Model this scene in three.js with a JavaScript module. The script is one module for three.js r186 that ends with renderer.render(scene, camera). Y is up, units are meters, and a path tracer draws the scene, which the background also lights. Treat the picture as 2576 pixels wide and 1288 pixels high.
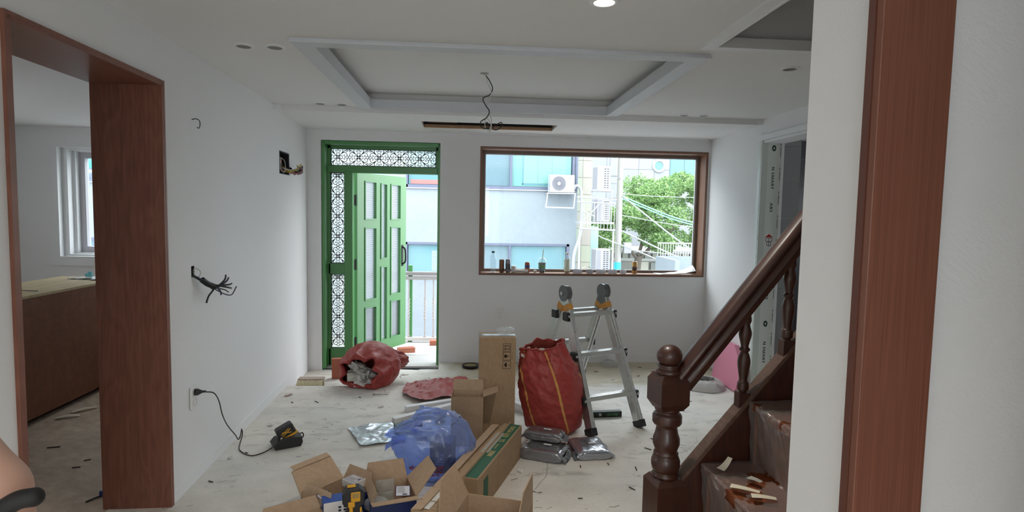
import * as THREE from 'three';
import { RoundedBoxGeometry } from 'three/addons/geometries/RoundedBoxGeometry.js';
import { mergeGeometries } from 'three/addons/utils/BufferGeometryUtils.js';
import { ImprovedNoise } from 'three/addons/math/ImprovedNoise.js';
import { RectAreaLightUniformsLib } from 'three/addons/lights/RectAreaLightUniformsLib.js';
import { MarchingCubes } from 'three/addons/objects/MarchingCubes.js';

// ---------------------------------------------------------------- camera, sky, lights, exposure
const scene = new THREE.Scene();
const camera = new THREE.PerspectiveCamera(47.02, 2, 0.05, 200);
camera.position.set(0, 1.5, 0);
camera.rotation.set(-0.07277, -0.07784, 0.01858, 'YXZ');
scene.background = new THREE.Color().setRGB(0.93, 0.98, 1.03);   // evenly overcast sky
scene.backgroundIntensity = 6.0;
RectAreaLightUniformsLib.init();
const renderer = new THREE.WebGLRenderer({ antialias: true });
renderer.toneMapping = THREE.LinearToneMapping;
renderer.toneMappingExposure = 1.0;
renderer.shadowMap.enabled = true;
const LAMP = 6;            // strength of each downlight that is switched on

// ---------------------------------------------------------------- helpers
const V = (x, y, z) => new THREE.Vector3(x, y, z);
const PI = Math.PI;
function rng(seed) { let a = seed >>> 0; return () => { a = (a + 0x6D2B79F5) | 0; let t = Math.imul(a ^ (a >>> 15), 1 | a); t = (t + Math.imul(t ^ (t >>> 7), 61 | t)) ^ t; return ((t ^ (t >>> 14)) >>> 0) / 4294967296; }; }
const noise = new ImprovedNoise();
const N3 = (x, y, z) => noise.noise(x, y, z);
const fbm = (x, y, z, o = 4) => { let s = 0, a = 0.5, f = 1; for (let i = 0; i < o; i++) { s += a * N3(x * f, y * f, z * f + i * 7.3); a *= 0.5; f *= 2.03; } return s; };
const ridge = (x, y, z, o = 3) => { let s = 0, a = 0.5, f = 1; for (let i = 0; i < o; i++) { s += a * (1 - Math.abs(N3(x * f, y * f, z * f + i * 5.1)) * 2); a *= 0.5; f *= 2.1; } return s; };
const clamp = (v, a = 0, b = 1) => Math.min(b, Math.max(a, v));
const lerp = (a, b, t) => a + (b - a) * t;

const taken = new Map();
function numbered(name) { const n = taken.get(name) ?? 0; taken.set(name, n + 1); return n ? `${name}_${String(n).padStart(3, '0')}` : name; }
function tag(o, label, category, group, kind) { o.userData.label = label; o.userData.category = category; if (group) o.userData.group = group; if (kind) o.userData.kind = kind; return o; }
function thing(name, label, category, pos = [0, 0, 0], turn = 0, group) {
  const o = new THREE.Group(); o.name = numbered(name); scene.add(o);
  o.position.set(...pos); o.rotation.y = turn; return tag(o, label, category, group);
}
// a mesh made of geometries, as part of parent
function part(name, geos, mat, parent, pos, rot) {
  const list = Array.isArray(geos) ? geos : [geos];
  const g = list.length === 1 ? list[0] : mergeGeometries(list.map((x) => { const y = x.index ? x.toNonIndexed() : x.clone(); for (const k of Object.keys(y.attributes)) if (!['position', 'normal', 'uv'].includes(k)) y.deleteAttribute(k); return y; }));
  const m = new THREE.Mesh(g, mat); m.name = name;
  if (pos) m.position.set(...pos);
  if (rot) m.rotation.set(...rot);
  parent.add(m); return m;
}
function single(name, geos, mat, label, category, pos, rot, group) { const m = part(numbered(name), geos, mat, scene, pos, rot); return tag(m, label, category, group); }
function struct(name, geos, mat, label, category, parent = scene) { const m = part(name, geos, mat, parent); if (parent === scene) tag(m, label, category, null, 'structure'); return m; }

// box given by its bounds, uv in metres
function bx(x0, x1, y0, y1, z0, z1) {
  const w = Math.abs(x1 - x0), h = Math.abs(y1 - y0), d = Math.abs(z1 - z0);
  const g = new THREE.BoxGeometry(w, h, d);
  const uv = g.attributes.uv, s = [[d, h], [d, h], [w, d], [w, d], [w, h], [w, h]];
  for (let f = 0; f < 6; f++) for (let k = 0; k < 4; k++) uv.setXY(f * 4 + k, uv.getX(f * 4 + k) * s[f][0], uv.getY(f * 4 + k) * s[f][1]);
  return g.translate((x0 + x1) / 2, (y0 + y1) / 2, (z0 + z1) / 2);
}
const bc = (w, h, d, x = 0, y = 0, z = 0) => bx(x - w / 2, x + w / 2, y - h / 2, y + h / 2, z - d / 2, z + d / 2);
function rb(w, h, d, x = 0, y = 0, z = 0, r = 0.004, s = 2) { return new RoundedBoxGeometry(w, h, d, s, Math.min(r, w / 2.01, h / 2.01, d / 2.01)).translate(x, y, z); }
function cyl(r0, r1, h, x = 0, y = 0, z = 0, s = 20) { return new THREE.CylinderGeometry(r0, r1, h, s).translate(x, y, z); }
function tube(pts, r, seg = 24, rad = 6, closed = false) { return new THREE.TubeGeometry(new THREE.CatmullRomCurve3(pts.map((p) => Array.isArray(p) ? V(...p) : p), closed), seg, r, rad, closed); }
function bar(a, b, r, rad = 8) { const A = V(...a), B = V(...b), d = B.clone().sub(A), g = new THREE.CylinderGeometry(r, r, d.length(), rad); g.applyQuaternion(new THREE.Quaternion().setFromUnitVectors(V(0, 1, 0), d.normalize())); return g.translate(...A.add(B).multiplyScalar(0.5).toArray()); }
function beam(a, b, w, t, up = V(0, 1, 0)) { // rectangular bar from a to b
  const A = V(...a), B = V(...b), d = B.clone().sub(A), L = d.length(); d.normalize();
  const s = new THREE.Vector3().crossVectors(up, d).normalize(), u = new THREE.Vector3().crossVectors(d, s);
  const g = new RoundedBoxGeometry(w, t, L, 1, Math.min(w, t) * 0.12); const m = new THREE.Matrix4().makeBasis(s, u, d).setPosition(A.add(B).multiplyScalar(0.5)); return g.applyMatrix4(m);
}
function lathe(pts, seg = 28) { return new THREE.LatheGeometry(pts.map(([r, y]) => new THREE.Vector2(r, y)), seg); }
// surface from a function of u, v in 0..1
function surf(fn, nu, nv, closeU = false, drop) {
  const pos = [], uv = [], idx = [];
  for (let j = 0; j <= nv; j++) for (let i = 0; i <= nu; i++) { const p = fn(closeU && i === nu ? 0 : i / nu, j / nv); pos.push(p[0], p[1], p[2]); uv.push(i / nu, j / nv); }
  const W = nu + 1;
  for (let j = 0; j < nv; j++) for (let i = 0; i < nu; i++) {
    if (drop && drop((i + 0.5) / nu, (j + 0.5) / nv)) continue;
    const a = j * W + i; idx.push(a, a + 1, a + W, a + 1, a + W + 1, a + W);
  }
  const g = new THREE.BufferGeometry();
  g.setAttribute('position', new THREE.Float32BufferAttribute(pos, 3)); g.setAttribute('uv', new THREE.Float32BufferAttribute(uv, 2)); g.setIndex(idx); g.computeVertexNormals();
  if (closeU) { const n = g.attributes.normal; for (let j = 0; j <= nv; j++) { const a = j * W, b = a + nu, s = V(n.getX(a) + n.getX(b), n.getY(a) + n.getY(b), n.getZ(a) + n.getZ(b)).normalize(); n.setXYZ(a, s.x, s.y, s.z); n.setXYZ(b, s.x, s.y, s.z); } }
  return g;
}
function rect(x0, x1, y0, y1) { const p = new THREE.Path(); p.moveTo(x0, y0); p.lineTo(x1, y0); p.lineTo(x1, y1); p.lineTo(x0, y1); p.closePath(); return p; }
function slab(outline, holes, depth) { // polygon in x,y with holes, extruded along +z
  const s = new THREE.Shape(outline.map(([x, y]) => new THREE.Vector2(x, y))); for (const h of holes) s.holes.push(rect(...h));
  return new THREE.ExtrudeGeometry(s, { depth, bevelEnabled: false });
}
const R4 = (x0, x1, y0, y1) => [[x0, y0], [x1, y0], [x1, y1], [x0, y1]];
const wallZ = (o, holes, z0, z1) => slab(o, holes, z1 - z0).translate(0, 0, z0);                       // wall across z, outline in x,y
const wallX = (o, holes, x0, x1) => slab(o, holes, x1 - x0).rotateY(PI / 2).translate(x0, 0, 0);      // outline in (-z), y
const wallY = (o, holes, y0, y1) => slab(o, holes, y1 - y0).rotateX(-PI / 2).translate(0, y0, 0);     // outline in x, (-z)

// ---------------------------------------------------------------- textures
function tex(w, h, fn, repeat, srgb = true, wrap = THREE.RepeatWrapping) {
  const d = new Uint8Array(w * h * 4);
  for (let y = 0; y < h; y++) for (let x = 0; x < w; x++) { const c = fn(x / w, y / h, x, y), k = (y * w + x) * 4; d[k] = clamp(c[0]) * 255; d[k + 1] = clamp(c[1]) * 255; d[k + 2] = clamp(c[2]) * 255; d[k + 3] = 255; }
  const t = new THREE.DataTexture(d, w, h); t.wrapS = t.wrapT = wrap; t.magFilter = THREE.LinearFilter; t.minFilter = THREE.LinearMipmapLinearFilter; t.generateMipmaps = true;
  if (srgb) t.colorSpace = THREE.SRGBColorSpace; if (repeat) t.repeat.set(...repeat); t.needsUpdate = true; return t;
}
// noise that repeats over the unit square
const per = (u, v, f, s = 0) => { const a = u * 2 * PI, b = v * 2 * PI, r = f / (2 * PI); return N3(Math.cos(a) * r + s, Math.sin(a) * r + Math.cos(b) * r * 1.3, Math.sin(b) * r * 1.3 + s * 2); };
function canvas(w, h, draw) { const c = document.createElement('canvas'); c.width = w; c.height = h; const x = c.getContext('2d'); draw(x, w, h); const t = new THREE.CanvasTexture(c); t.colorSpace = THREE.SRGBColorSpace; t.anisotropy = 8; return t; }
const lin = (r, g, b) => new THREE.Color().setRGB(r, g, b);
const M = (color, roughness = 0.7, more = {}) => new THREE.MeshPhysicalMaterial({ color: Array.isArray(color) ? lin(...color) : color, roughness, side: THREE.DoubleSide, ...more });

const paperBump = tex(256, 256, (u, v, x, y) => { const n = 0.5 + 0.35 * per(u, v, 60, 3) + 0.25 * per(u, v, 28, 9); return [n, n, n]; }, [3, 3], false);
const speckBump = tex(256, 256, (u, v) => { const n = 0.5 + 0.4 * per(u, v, 40, 1); return [n, n, n]; }, [4, 4], false);
const mWall = M([0.79, 0.79, 0.795], 0.85, { bumpMap: paperBump, bumpScale: 0.0006 });
const mCeil = M([0.78, 0.775, 0.765], 0.9, { bumpMap: paperBump, bumpScale: 0.0006 });
const mTrimWhite = M([0.78, 0.79, 0.80], 0.45);
const mPrimed = M([0.62, 0.64, 0.67], 0.5);
function woodTex(c0, c1, seed, rep, stretch = 9) {
  return tex(512, 512, (u, v) => {
    const w = per(u, v, 5, seed) * 0.5, g = 0.5 + 0.5 * Math.sin((u * stretch * 0.6 + w * 3.4 + per(u, v * 0.2, 24, seed + 4) * 0.7) * 2 * PI), f = 0.5 + 0.45 * per(u, v * 0.07 + 0.3, 46, seed + 2) + 0.25 * per(u, v * 0.3, 20, seed + 6);
    const t = clamp(0.5 * g * 0.5 + 0.6 * f + 0.15 * per(u, v, 9, seed)); return c0.map((a, i) => lerp(a, c1[i], t));
  }, rep, true, THREE.MirroredRepeatWrapping);
}
const tWoodRed = woodTex([0.43, 0.262, 0.205], [0.57, 0.372, 0.298], 2, [2.2, 0.7]);
const mWoodRed = M(0xffffff, 0.42, { map: tWoodRed });
const mWoodEdge = M([0.12, 0.04, 0.025], 0.5);
const tWoodDark = woodTex([0.165, 0.072, 0.038], [0.31, 0.14, 0.073], 5, [3, 1]);
const mVarnish = M(0xffffff, 0.45, { map: tWoodDark, clearcoat: 0.35, clearcoatRoughness: 0.15 });
const mStringTop = M(0xffffff, 0.6, { map: woodTex([0.30, 0.22, 0.18], [0.43, 0.33, 0.28], 8, [2, 2]) });
const tPine = woodTex([0.62, 0.48, 0.36], [0.74, 0.60, 0.47], 11, [2, 2]);
const mPine = M(0xffffff, 0.7, { map: tPine });
const tPly = woodTex([0.62, 0.55, 0.42], [0.72, 0.66, 0.53], 14, [1.2, 0.6]);
const mPly = M(0xffffff, 0.75, { map: tPly });
const mGlass = M([0.97, 0.99, 0.99], 0.0, { transmission: 1, thickness: 0, ior: 1.5, specularIntensity: 0.5 });
const mBlack = M([0.012, 0.012, 0.014], 0.5);
const mBlackMetal = M([0.015, 0.015, 0.017], 0.45, { metalness: 0.2 });
const mWhitePlastic = M([0.78, 0.78, 0.77], 0.35);
const mGreyPlastic = M([0.3, 0.3, 0.3], 0.4);
const mCopper = M([0.5, 0.2, 0.1], 0.3, { metalness: 1 });
const mAlu = M([0.80, 0.81, 0.82], 0.3, { metalness: 0.85, map: tex(256, 256, (u, v) => { const n = 0.86 + 0.12 * per(u * 0.3, v, 40, 2) + (per(u, v, 14, 8) > 0.32 ? -0.25 : 0); return [n, n, n * 0.99]; }, [6, 2]) });
const tCard = tex(256, 256, (u, v) => { const n = 0.03 * per(u, v * 0.2, 70, 4) + 0.03 * per(u, v, 8, 7); return [0.64 + n, 0.535 + n, 0.42 + n]; }, [2, 2]);
const mCard = M(0xffffff, 0.85, { map: tCard });
const tCardIn = tex(128, 128, (u, v) => { const n = 0.03 * per(u, v, 30, 4); return [0.73 + n, 0.625 + n, 0.52 + n]; }, [2, 2]);
const mCardIn = M(0xffffff, 0.88, { map: tCardIn });
const mCardEdge = M([0.36, 0.25, 0.15], 0.9);
const mRedSack = M(0xffffff, 0.5, { map: tex(256, 256, (u, v, x, y) => { const w = ((x >> 1) + (y >> 1)) % 2 ? 0.03 : 0, n = 0.05 * per(u, v, 12, 4) + 0.05 * per(u, v, 40, 6); return [0.58 + n + w, 0.195 + n * 0.6 + w, 0.175 + n * 0.6 + w]; }, [3, 3]) });
const mWhiteBits = M([0.66, 0.65, 0.62], 0.8);
const mClearFilm = M([0.93, 0.95, 0.96], 0.12, { transmission: 0.82, thickness: 0, ior: 1.45, specularIntensity: 1.6 });
// ---------------------------------------------------------------- the room shell
const ZB = -5.83, H = 2.315, HB = 2.272, XR = 2.445;
const XL = (z) => -1.466 + 0.0247 * (3.024 + z);        // inner face of the left wall
// floors
const cracks = (() => { // cracks in the screed as polylines in metres (x, z)
  const r = rng(77), out = [];
  const walk = (x, z, a, n, st) => { const p = [[x, z]]; for (let i = 0; i < n; i++) { a += (r() - 0.5) * 0.9; x += Math.cos(a) * st; z += Math.sin(a) * st; p.push([x, z]); } out.push(p); };
  walk(-0.52, -4.85, 1.3, 22, 0.05); walk(0.15, -2.9, 0.3, 30, 0.05); walk(0.9, -3.1, 0.2, 26, 0.05); walk(-0.3, -3.0, 1.5, 12, 0.05); walk(0.7, -3.6, 0.1, 18, 0.06); walk(1.1, -2.6, 2.0, 12, 0.05);
  for (let i = 0; i < 12; i++) walk(-1.4 + r() * 3.6, -5.4 + r() * 3.2, r() * 6.3, 4 + (r() * 8 | 0), 0.035);
  return out;
})();
const FX0 = -1.8, FZ0 = -6.2, FW = 4.5, FD = 4.5;       // part of the floor covered once by the texture
const tFloor = canvas(2048, 2048, (c, W) => {
  const img = c.createImageData(W, W), d = img.data;
  for (let y = 0; y < W; y++) for (let x = 0; x < W; x++) {
    const X = x / W * FW, Z = y / W * FD;
    const big = fbm(X * 0.9, Z * 0.9, 1.2, 4), mid = fbm(X * 5, Z * 5, 4.4, 3), fine = N3(X * 60, Z * 60, 2) * 0.6 + N3(X * 140, Z * 140, 5) * 0.4;
    const scuff = Math.max(0, fbm(X * 3.2 + 2 * mid, Z * 9, 8.8, 3) - 0.12);
    const n = 0.83 + big * 0.13 + mid * 0.09 + fine * 0.035 - scuff * 0.34, warm = 0.016 + 0.03 * fbm(X * 1.4 + 7, Z * 1.4, 3, 2), k = (y * W + x) * 4;
    // unswept tan mortar dust along the foot of the back wall
    const wx = X + FX0, wz = Z + FZ0, dirt = clamp((-5.02 + 0.35 * big + 0.25 * mid - wz) * 9) * clamp((wx + 0.15 + 0.3 * mid) * 6) * (0.75 + 0.5 * fine);
    d[k] = clamp(n + warm - 0.13 * dirt) * 255; d[k + 1] = clamp(n - 0.155 * dirt) * 255; d[k + 2] = clamp(n - warm - 0.015 - 0.215 * dirt) * 255; d[k + 3] = 255;
  }
  c.putImageData(img, 0, 0);
  const px = (x, z) => [(x - FX0) / FW * W, (z - FZ0) / FD * W];
  c.lineCap = 'round';
  const r = rng(5);
  for (const p of cracks) { c.strokeStyle = 'rgba(94,88,82,0.6)'; c.lineWidth = 0.8 + r() * 1.1; c.beginPath(); p.forEach((q, i) => { const [a, b] = px(...q); i ? c.lineTo(a, b) : c.moveTo(a, b); }); c.stroke(); }
  for (let i = 0; i < 1100; i++) { // pits and trowel chatter marks
    const x = r() * W, y = r() * W, l = 3 + r() * 22, a = (r() - 0.5) * 1.2; c.strokeStyle = r() < 0.75 ? `rgba(88,82,76,${0.18 + r() * 0.45})` : `rgba(225,222,216,${0.25 + r() * 0.4})`; c.lineWidth = 1 + r() * 3; c.beginPath(); c.moveTo(x, y); c.quadraticCurveTo(x + l * 0.5, y + (r() - 0.5) * 12, x + l * Math.cos(a), y + l * Math.sin(a)); c.stroke();
  }
  for (let i = 0; i < 60; i++) { const x = r() * W, y = r() * W, s = 8 + r() * 40; c.fillStyle = r() < 0.5 ? `rgba(150,132,110,${0.05 + r() * 0.1})` : `rgba(228,224,216,${0.06 + r() * 0.12})`; c.beginPath(); for (let k = 0; k < 12; k++) { const a = k / 12 * 6.283, q = s * (0.6 + 0.6 * r()); k ? c.lineTo(x + Math.cos(a) * q, y + Math.sin(a) * q * 0.7) : c.moveTo(x + q, y); } c.fill(); }
});
tFloor.wrapS = tFloor.wrapT = THREE.MirroredRepeatWrapping;
function floorUV(g) { const p = g.attributes.position, uv = g.attributes.uv; for (let i = 0; i < p.count; i++) uv.setXY(i, (p.getX(i) - FX0) / FW, 1 - (p.getZ(i) - FZ0) / FD); return g; }
const mFloor = M(0xffffff, 0.62, { map: tFloor, bumpMap: speckBump, bumpScale: 0.0004 });
struct('floor', floorUV(wallY([[-1.75, 5.035], [-1.75, -3.2], [4.4, -3.2], [4.4, 5.83], [-0.25, 5.83], [-0.25, 5.035]], [], -0.2, 0)), mFloor, 'bare grey concrete screed floor with cracks and scuffs', 'floor');
struct('floor_entry', floorUV(bx(-1.78, -0.25, -0.26, -0.08, -6.08, -5.035)), mFloor, 'sunken concrete entry floor one step down by the green door', 'floor');
const mFloorL = M(0xffffff, 0.75, { map: tex(512, 512, (u, v) => { const n = 0.05 * per(u, v, 6, 2) + 0.05 * per(u, v, 30, 3) + 0.03 * per(u, v, 90, 3); return [0.64 + n, 0.565 + n, 0.49 + n]; }, [0.5, 0.5]) });
struct('floor_side_room', wallY(R4(-4.7, -1.75, 1.2, 5.83), [], -0.2, 0), mFloorL, 'dusty brown floor of the room behind the left doorway', 'floor');

// walls
const DO = [-1.405, -0.264, -0.08, 2.168], WO = [0.132, 2.418, 0.888, 2.14], W2 = [-3.85, -1.95, 1.0, 2.05];
struct('wall_back', wallZ(R4(-4.9, 4.6, -0.3, 3.7), [DO, WO, W2], -6.08, ZB), mWall, 'white back wall with the green entry door and the wide window', 'wall');
// left wall: turned a little, so it is built round a pivot
const leftPivot = (o) => { o.position.set(-1.466, 0, -3.024); o.rotation.y = 0.0247; return o; };
{
  const u = (z) => -(z + 3.024); // outline runs in (-z) from the pivot
  const near = u(-1.985), far = u(-2.98), end = u(-5.83), back = u(3.3);
  const o = [[back, 0], [near, 0], [near, 2.09], [far, 2.09], [far, 0], [end + 0.02, -0.1], [end + 0.02, 2.6], [back, 2.6]];
  const g = wallX(o, [[u(-4.92), u(-5.215), 1.785, 1.972], [u(-3.27), u(-3.31), 1.122, 1.183]], -0.29, 0);
  leftPivot(struct('wall_left', g, mWall, 'white left wall with a wood-lined doorway and open wiring holes', 'wall'));
  // wood lining of the doorway
  const t = leftPivot(new THREE.Group()); t.name = 'trim_1'; scene.add(t); tag(t, 'dark red-brown wood lining round the left doorway', 'door frame', null, 'structure');
  const zn = -near, zf = -far; // local z
  part('jamb', bx(-0.31, 0.012, 0, 2.09, zf, zf + 0.016), mWoodRed, t);
  part('jamb', bx(-0.31, 0.012, 0, 2.09, zn - 0.016, zn), mWoodRed, t);
  part('head', new THREE.BoxGeometry(1, 1, 1).applyMatrix4(new THREE.Matrix4().makeScale(0.322, 0.016, zn - zf)).translate(-0.149, 2.082, (zn + zf) / 2), mWoodRed, t);
  part('casing_edge', [bx(0.0, 0.013, 0, 2.1, zf - 0.012, zf + 0.001), bx(0.0, 0.013, 0, 2.1, zn - 0.001, zn + 0.012), bx(0.0, 0.013, 2.088, 2.1, zf, zn)], mWoodRed, t);
  const b = leftPivot(new THREE.Group()); b.name = 'baseboard_left'; scene.add(b); tag(b, 'thin white skirting strip along the left wall', 'baseboard', null, 'structure');
  part('strip', bx(0, 0.009, 0, 0.062, -2.011, zf - 0.013), mTrimWhite, b);
  part('strip', bx(0, 0.009, 0, 0.062, zn + 0.013, 4), mTrimWhite, b);
}
struct('wall_right', wallX([[0.96, 0], [3.985, 0], [3.985, 2.14], [4.78, 2.14], [4.78, 0], [5.83, 0], [5.83, 3.6], [0.96, 3.6]], [], XR, XR + 0.15), mWall, 'white right wall with the unfinished bathroom doorway', 'wall');
struct('wall_stair', bx(0.68, 2.445, 0, 3.6, -1.15, -0.945), mWall, 'white wall end beside the stairs at the right of the picture', 'wall');
struct('wall_partition', wallX([[0.03, 0], [0.03, 2.12], [0.945, 2.12], [0.945, 3.0], [-3.2, 3.0], [-3.2, 0]], [], 0.68, 0.79), mWall, 'white partition with the wood-lined doorway at the right edge', 'wall');
{
  const t = new THREE.Group(); t.name = 'trim_2'; scene.add(t); tag(t, 'red-brown wood door lining post at the right edge of the picture', 'door frame', null, 'structure');
  part('jamb', rb(0.125, 2.12, 0.017, 0.7295, 1.06, -0.9365, 0.002), mWoodRed, t);
  part('jamb', bx(0.667, 0.792, 0, 2.12, -0.03, -0.014), mWoodRed, t);
  part('head', bx(0.667, 0.792, 2.104, 2.12, -0.928, -0.03), mWoodRed, t);
  part('casing_edge', bx(0.665, 0.68, 0, 2.12, -0.962, -0.945), mWoodEdge, t);
}
struct('wall_far_left', wallX(R4(-3.4, 5.83, -0.2, 3.7), [[3.0, 4.0, 1.0, 2.0]], -4.9, -4.7), mWall, 'outer wall of the side room with an unseen opening that lets daylight in', 'wall');  // opening out of view, placed to light the side room
struct('wall_side_room', bx(-4.7, -1.74, 0, 2.6, -1.2, -1.1), mWall, 'near wall of the side room', 'wall');
struct('wall_far_right', wallX(R4(-3.4, 5.83, -0.2, 3.7), [[4.0, 4.8, 1.15, 1.85]], 4.4, 4.6), mWall, 'outer wall behind the bathroom with an unseen opening that lets daylight in', 'wall');  // opening out of view, placed to light the dark bathroom tiles
struct('wall_rear', wallZ(R4(-4.9, 4.6, -0.2, 3.7), [[-1.2, 0.62, 0.85, 2.2]], 3.2, 3.4), mWall, 'rear wall with an unseen window opening behind the viewer', 'wall');
{
  const t = new THREE.Group(); t.name = 'window_3'; scene.add(t); tag(t, 'unseen white framed window behind the viewer that lights the room from the rear', 'window', null, 'structure');  // out of view; lets sky light in from behind the camera
  part('frame', [bx(-1.2, 0.62, 0.85, 0.9, 3.27, 3.33), bx(-1.2, 0.62, 2.15, 2.2, 3.27, 3.33), bx(-1.2, -1.15, 0.9, 2.15, 3.27, 3.33), bx(0.57, 0.62, 0.9, 2.15, 3.27, 3.33)], mTrimWhite, t);
  part('pane', bx(-1.15, 0.57, 0.9, 2.15, 3.297, 3.301), mGlass, t);
}
{
  const b = new THREE.Group(); b.name = 'baseboard_back'; scene.add(b); tag(b, 'white skirting along the bottom of the window wall', 'baseboard', null, 'structure');
  part('strip', bx(-0.255, XR, 0, 0.075, ZB, ZB + 0.011), mTrimWhite, b);
  const c = new THREE.Group(); c.name = 'baseboard_right'; scene.add(c); tag(c, 'white skirting along the right wall', 'baseboard', null, 'structure');
  part('strip', bx(XR - 0.011, XR, 0, 0.075, -5.82, -4.84), mTrimWhite, c);
  part('strip', bx(XR - 0.011, XR, 0, 0.075, -3.93, -2.2), mTrimWhite, c);
}
// ceilings: outline in x, -z
const TR = [-0.82, 1.175, 3.12, 4.78];                          // recess of the tray ceiling
const SW = [1.15, XR, 0.96, 2.79];                              // stair well
struct('ceiling', wallY([[-1.74, 4.81], [-1.74, -3.2], [4.4, -3.2], [4.4, 4.81]], [[-0.82, 1.175, 2.985, 4.805], SW], H, H + 0.02), mCeil, 'white papered main ceiling with a tray recess', 'ceiling');
struct('ceiling_tray', [bx(-0.9, 1.255, 2.42, 2.44, -4.9, -2.9), bx(-0.84, -0.82, H + 0.021, 2.42, -4.806, -2.97), bx(1.175, 1.195, H + 0.021, 2.42, -4.806, -2.97), bx(-0.82, 1.175, H + 0.021, 2.42, -4.806, -4.79), bx(-0.82, 1.175, H + 0.021, 2.42, -2.985, -2.97)], mCeil, 'recessed white panel inside the tray ceiling', 'ceiling');
struct('ceiling_bay', [wallY(R4(-1.74, XR + 0.02, 4.8252, 5.84), [[-0.405, 0.785, 5.175, 5.555]], HB, HB + 0.02), bx(-1.74, XR + 0.02, HB, H + 0.02, -4.825, -4.81)], mCeil, 'lower strip of white ceiling in front of door and window', 'ceiling');
struct('ceiling_side_room', bx(-4.7, -1.75, 2.22, 2.24, -5.83, -1.2), mCeil, 'white ceiling of the room behind the left doorway', 'ceiling');
struct('ceiling_bathroom', bx(XR + 0.1, 4.4, 2.285, 2.31, -5.82, -3.0), mCeil, 'bathroom ceiling', 'ceiling');
struct('unseen_roof', bx(-4.9, 4.6, 3.6, 3.75, -6.08, 3.4), mCeil, 'unseen roof slab over the storey that keeps sky light out', 'ceiling');  // out of view, closes the storey so sky light cannot enter from above
struct('wall_stairwell', [bx(1.13, 1.15, H, 3.6, -2.81, -0.95), bx(1.13, XR, H, 3.6, -2.81, -2.79)], mWall, 'walls of the stair opening above the ceiling', 'wall');
{
  // boards round the tray
  const t = new THREE.Group(); t.name = 'trim_3'; scene.add(t); tag(t, 'bluish grey primed board frame round the tray ceiling', 'ceiling trim', null, 'structure');
  const X0 = -0.853, X1 = 1.214, Z0 = -2.94, Z1 = -4.812, w = 0.098, y0 = 2.297, y1 = H;
  const fr = (a, b, c, d) => bx(a, b, y0, y1, c, d);
  part('board', fr(X0, X1, Z0 - w, Z0), mPrimed, t); part('board', fr(X0, X1, Z1, Z1 + 0.07), mPrimed, t);
  part('board', fr(X0, X0 + w, Z1 + 0.07, Z0 - w), mPrimed, t); part('board', fr(X1 - w, X1, Z1 + 0.07, Z0 - w), mPrimed, t);
  const hy = 2.368, q = 0.012;
  part('upstand', bx(X0 + w - q, X0 + w, y1, hy, Z1 + 0.07, Z0 - w), mPrimed, t); part('upstand', bx(X1 - w, X1 - w + q, y1, hy, Z1 + 0.07, Z0 - w), mPrimed, t);
  part('upstand', bx(X0 + w, X1 - w, y1, hy, Z1 + 0.07 - q, Z1 + 0.07), mPrimed, t); part('upstand', bx(X0 + w, X1 - w, y1, hy, Z0 - w, Z0 - w + q), mPrimed, t);
  part('edge_bead', bx(X0 - 0.004, X1 + 0.004, y0 - 0.004, y0 + 0.006, Z0, Z0 + 0.006), mPrimed, t);
  // moulding round the stair opening
  const s = new THREE.Group(); s.name = 'trim_4'; scene.add(s); tag(s, 'white moulding round the stair opening in the ceiling', 'ceiling trim', null, 'structure');
  part('board', bx(1.11, XR, H - 0.012, H + 0.002, -2.83, -2.76), mTrimWhite, s); part('board', bx(1.11, 1.165, H - 0.012, H + 0.002, -2.76, -0.96), mTrimWhite, s);
  part('bead', bx(1.165, XR, H - 0.018, H + 0.03, -2.765, -2.755), mTrimWhite, s); part('bead', bx(1.16, 1.17, H - 0.018, H + 0.03, -2.755, -0.96), mTrimWhite, s);
  // strips over door and window and the end blocks of the step in the ceiling
  const c = new THREE.Group(); c.name = 'trim_5'; scene.add(c); tag(c, 'narrow white ceiling strip above the window and end blocks of the ceiling step', 'ceiling trim', null, 'structure');
  part('strip', bx(0.0, 2.40, HB - 0.014, HB, ZB, ZB + 0.05), mTrimWhite, c); part('strip', bx(-1.49, 0.0, HB - 0.006, HB, ZB, ZB + 0.03), mTrimWhite, c);
  part('block', bx(XL(-4.8), XL(-4.8) + 0.055, HB - 0.002, H, -4.81, -4.785), mTrimWhite, c); part('block', bx(XR - 0.05, XR, HB - 0.002, H, -4.81, -4.785), mTrimWhite, c);
  // open slot in the bay ceiling with its batten frame; black sheet imitates cavity shade
  const o = new THREE.Group(); o.name = 'trim_6'; scene.add(o); tag(o, 'pine batten frame inside the open slot in the ceiling', 'ceiling opening', null, 'structure');
  part('batten', bx(-0.40, 0.78, HB + 0.002, HB + 0.028, -5.555, -5.52), mPine, o); part('batten', bx(-0.40, 0.78, HB + 0.021, HB + 0.06, -5.19, -5.16), mPine, o);
  part('batten', bx(-0.44, -0.405, HB + 0.021, HB + 0.06, -5.56, -5.16), mPine, o); part('batten', bx(0.785, 0.82, HB + 0.021, HB + 0.06, -5.56, -5.16), mPine, o);
  part('batten', bx(-0.36, -0.10, HB + 0.047, HB + 0.08, -5.55, -5.50), mPine, o);
  part('cavity_shade', [bx(-0.6, 1.0, HB + 0.16, HB + 0.17, -5.7, -5.0), bx(-0.44, 0.82, HB + 0.021, HB + 0.17, -5.57, -5.56)], mBlack, o);
}
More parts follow.
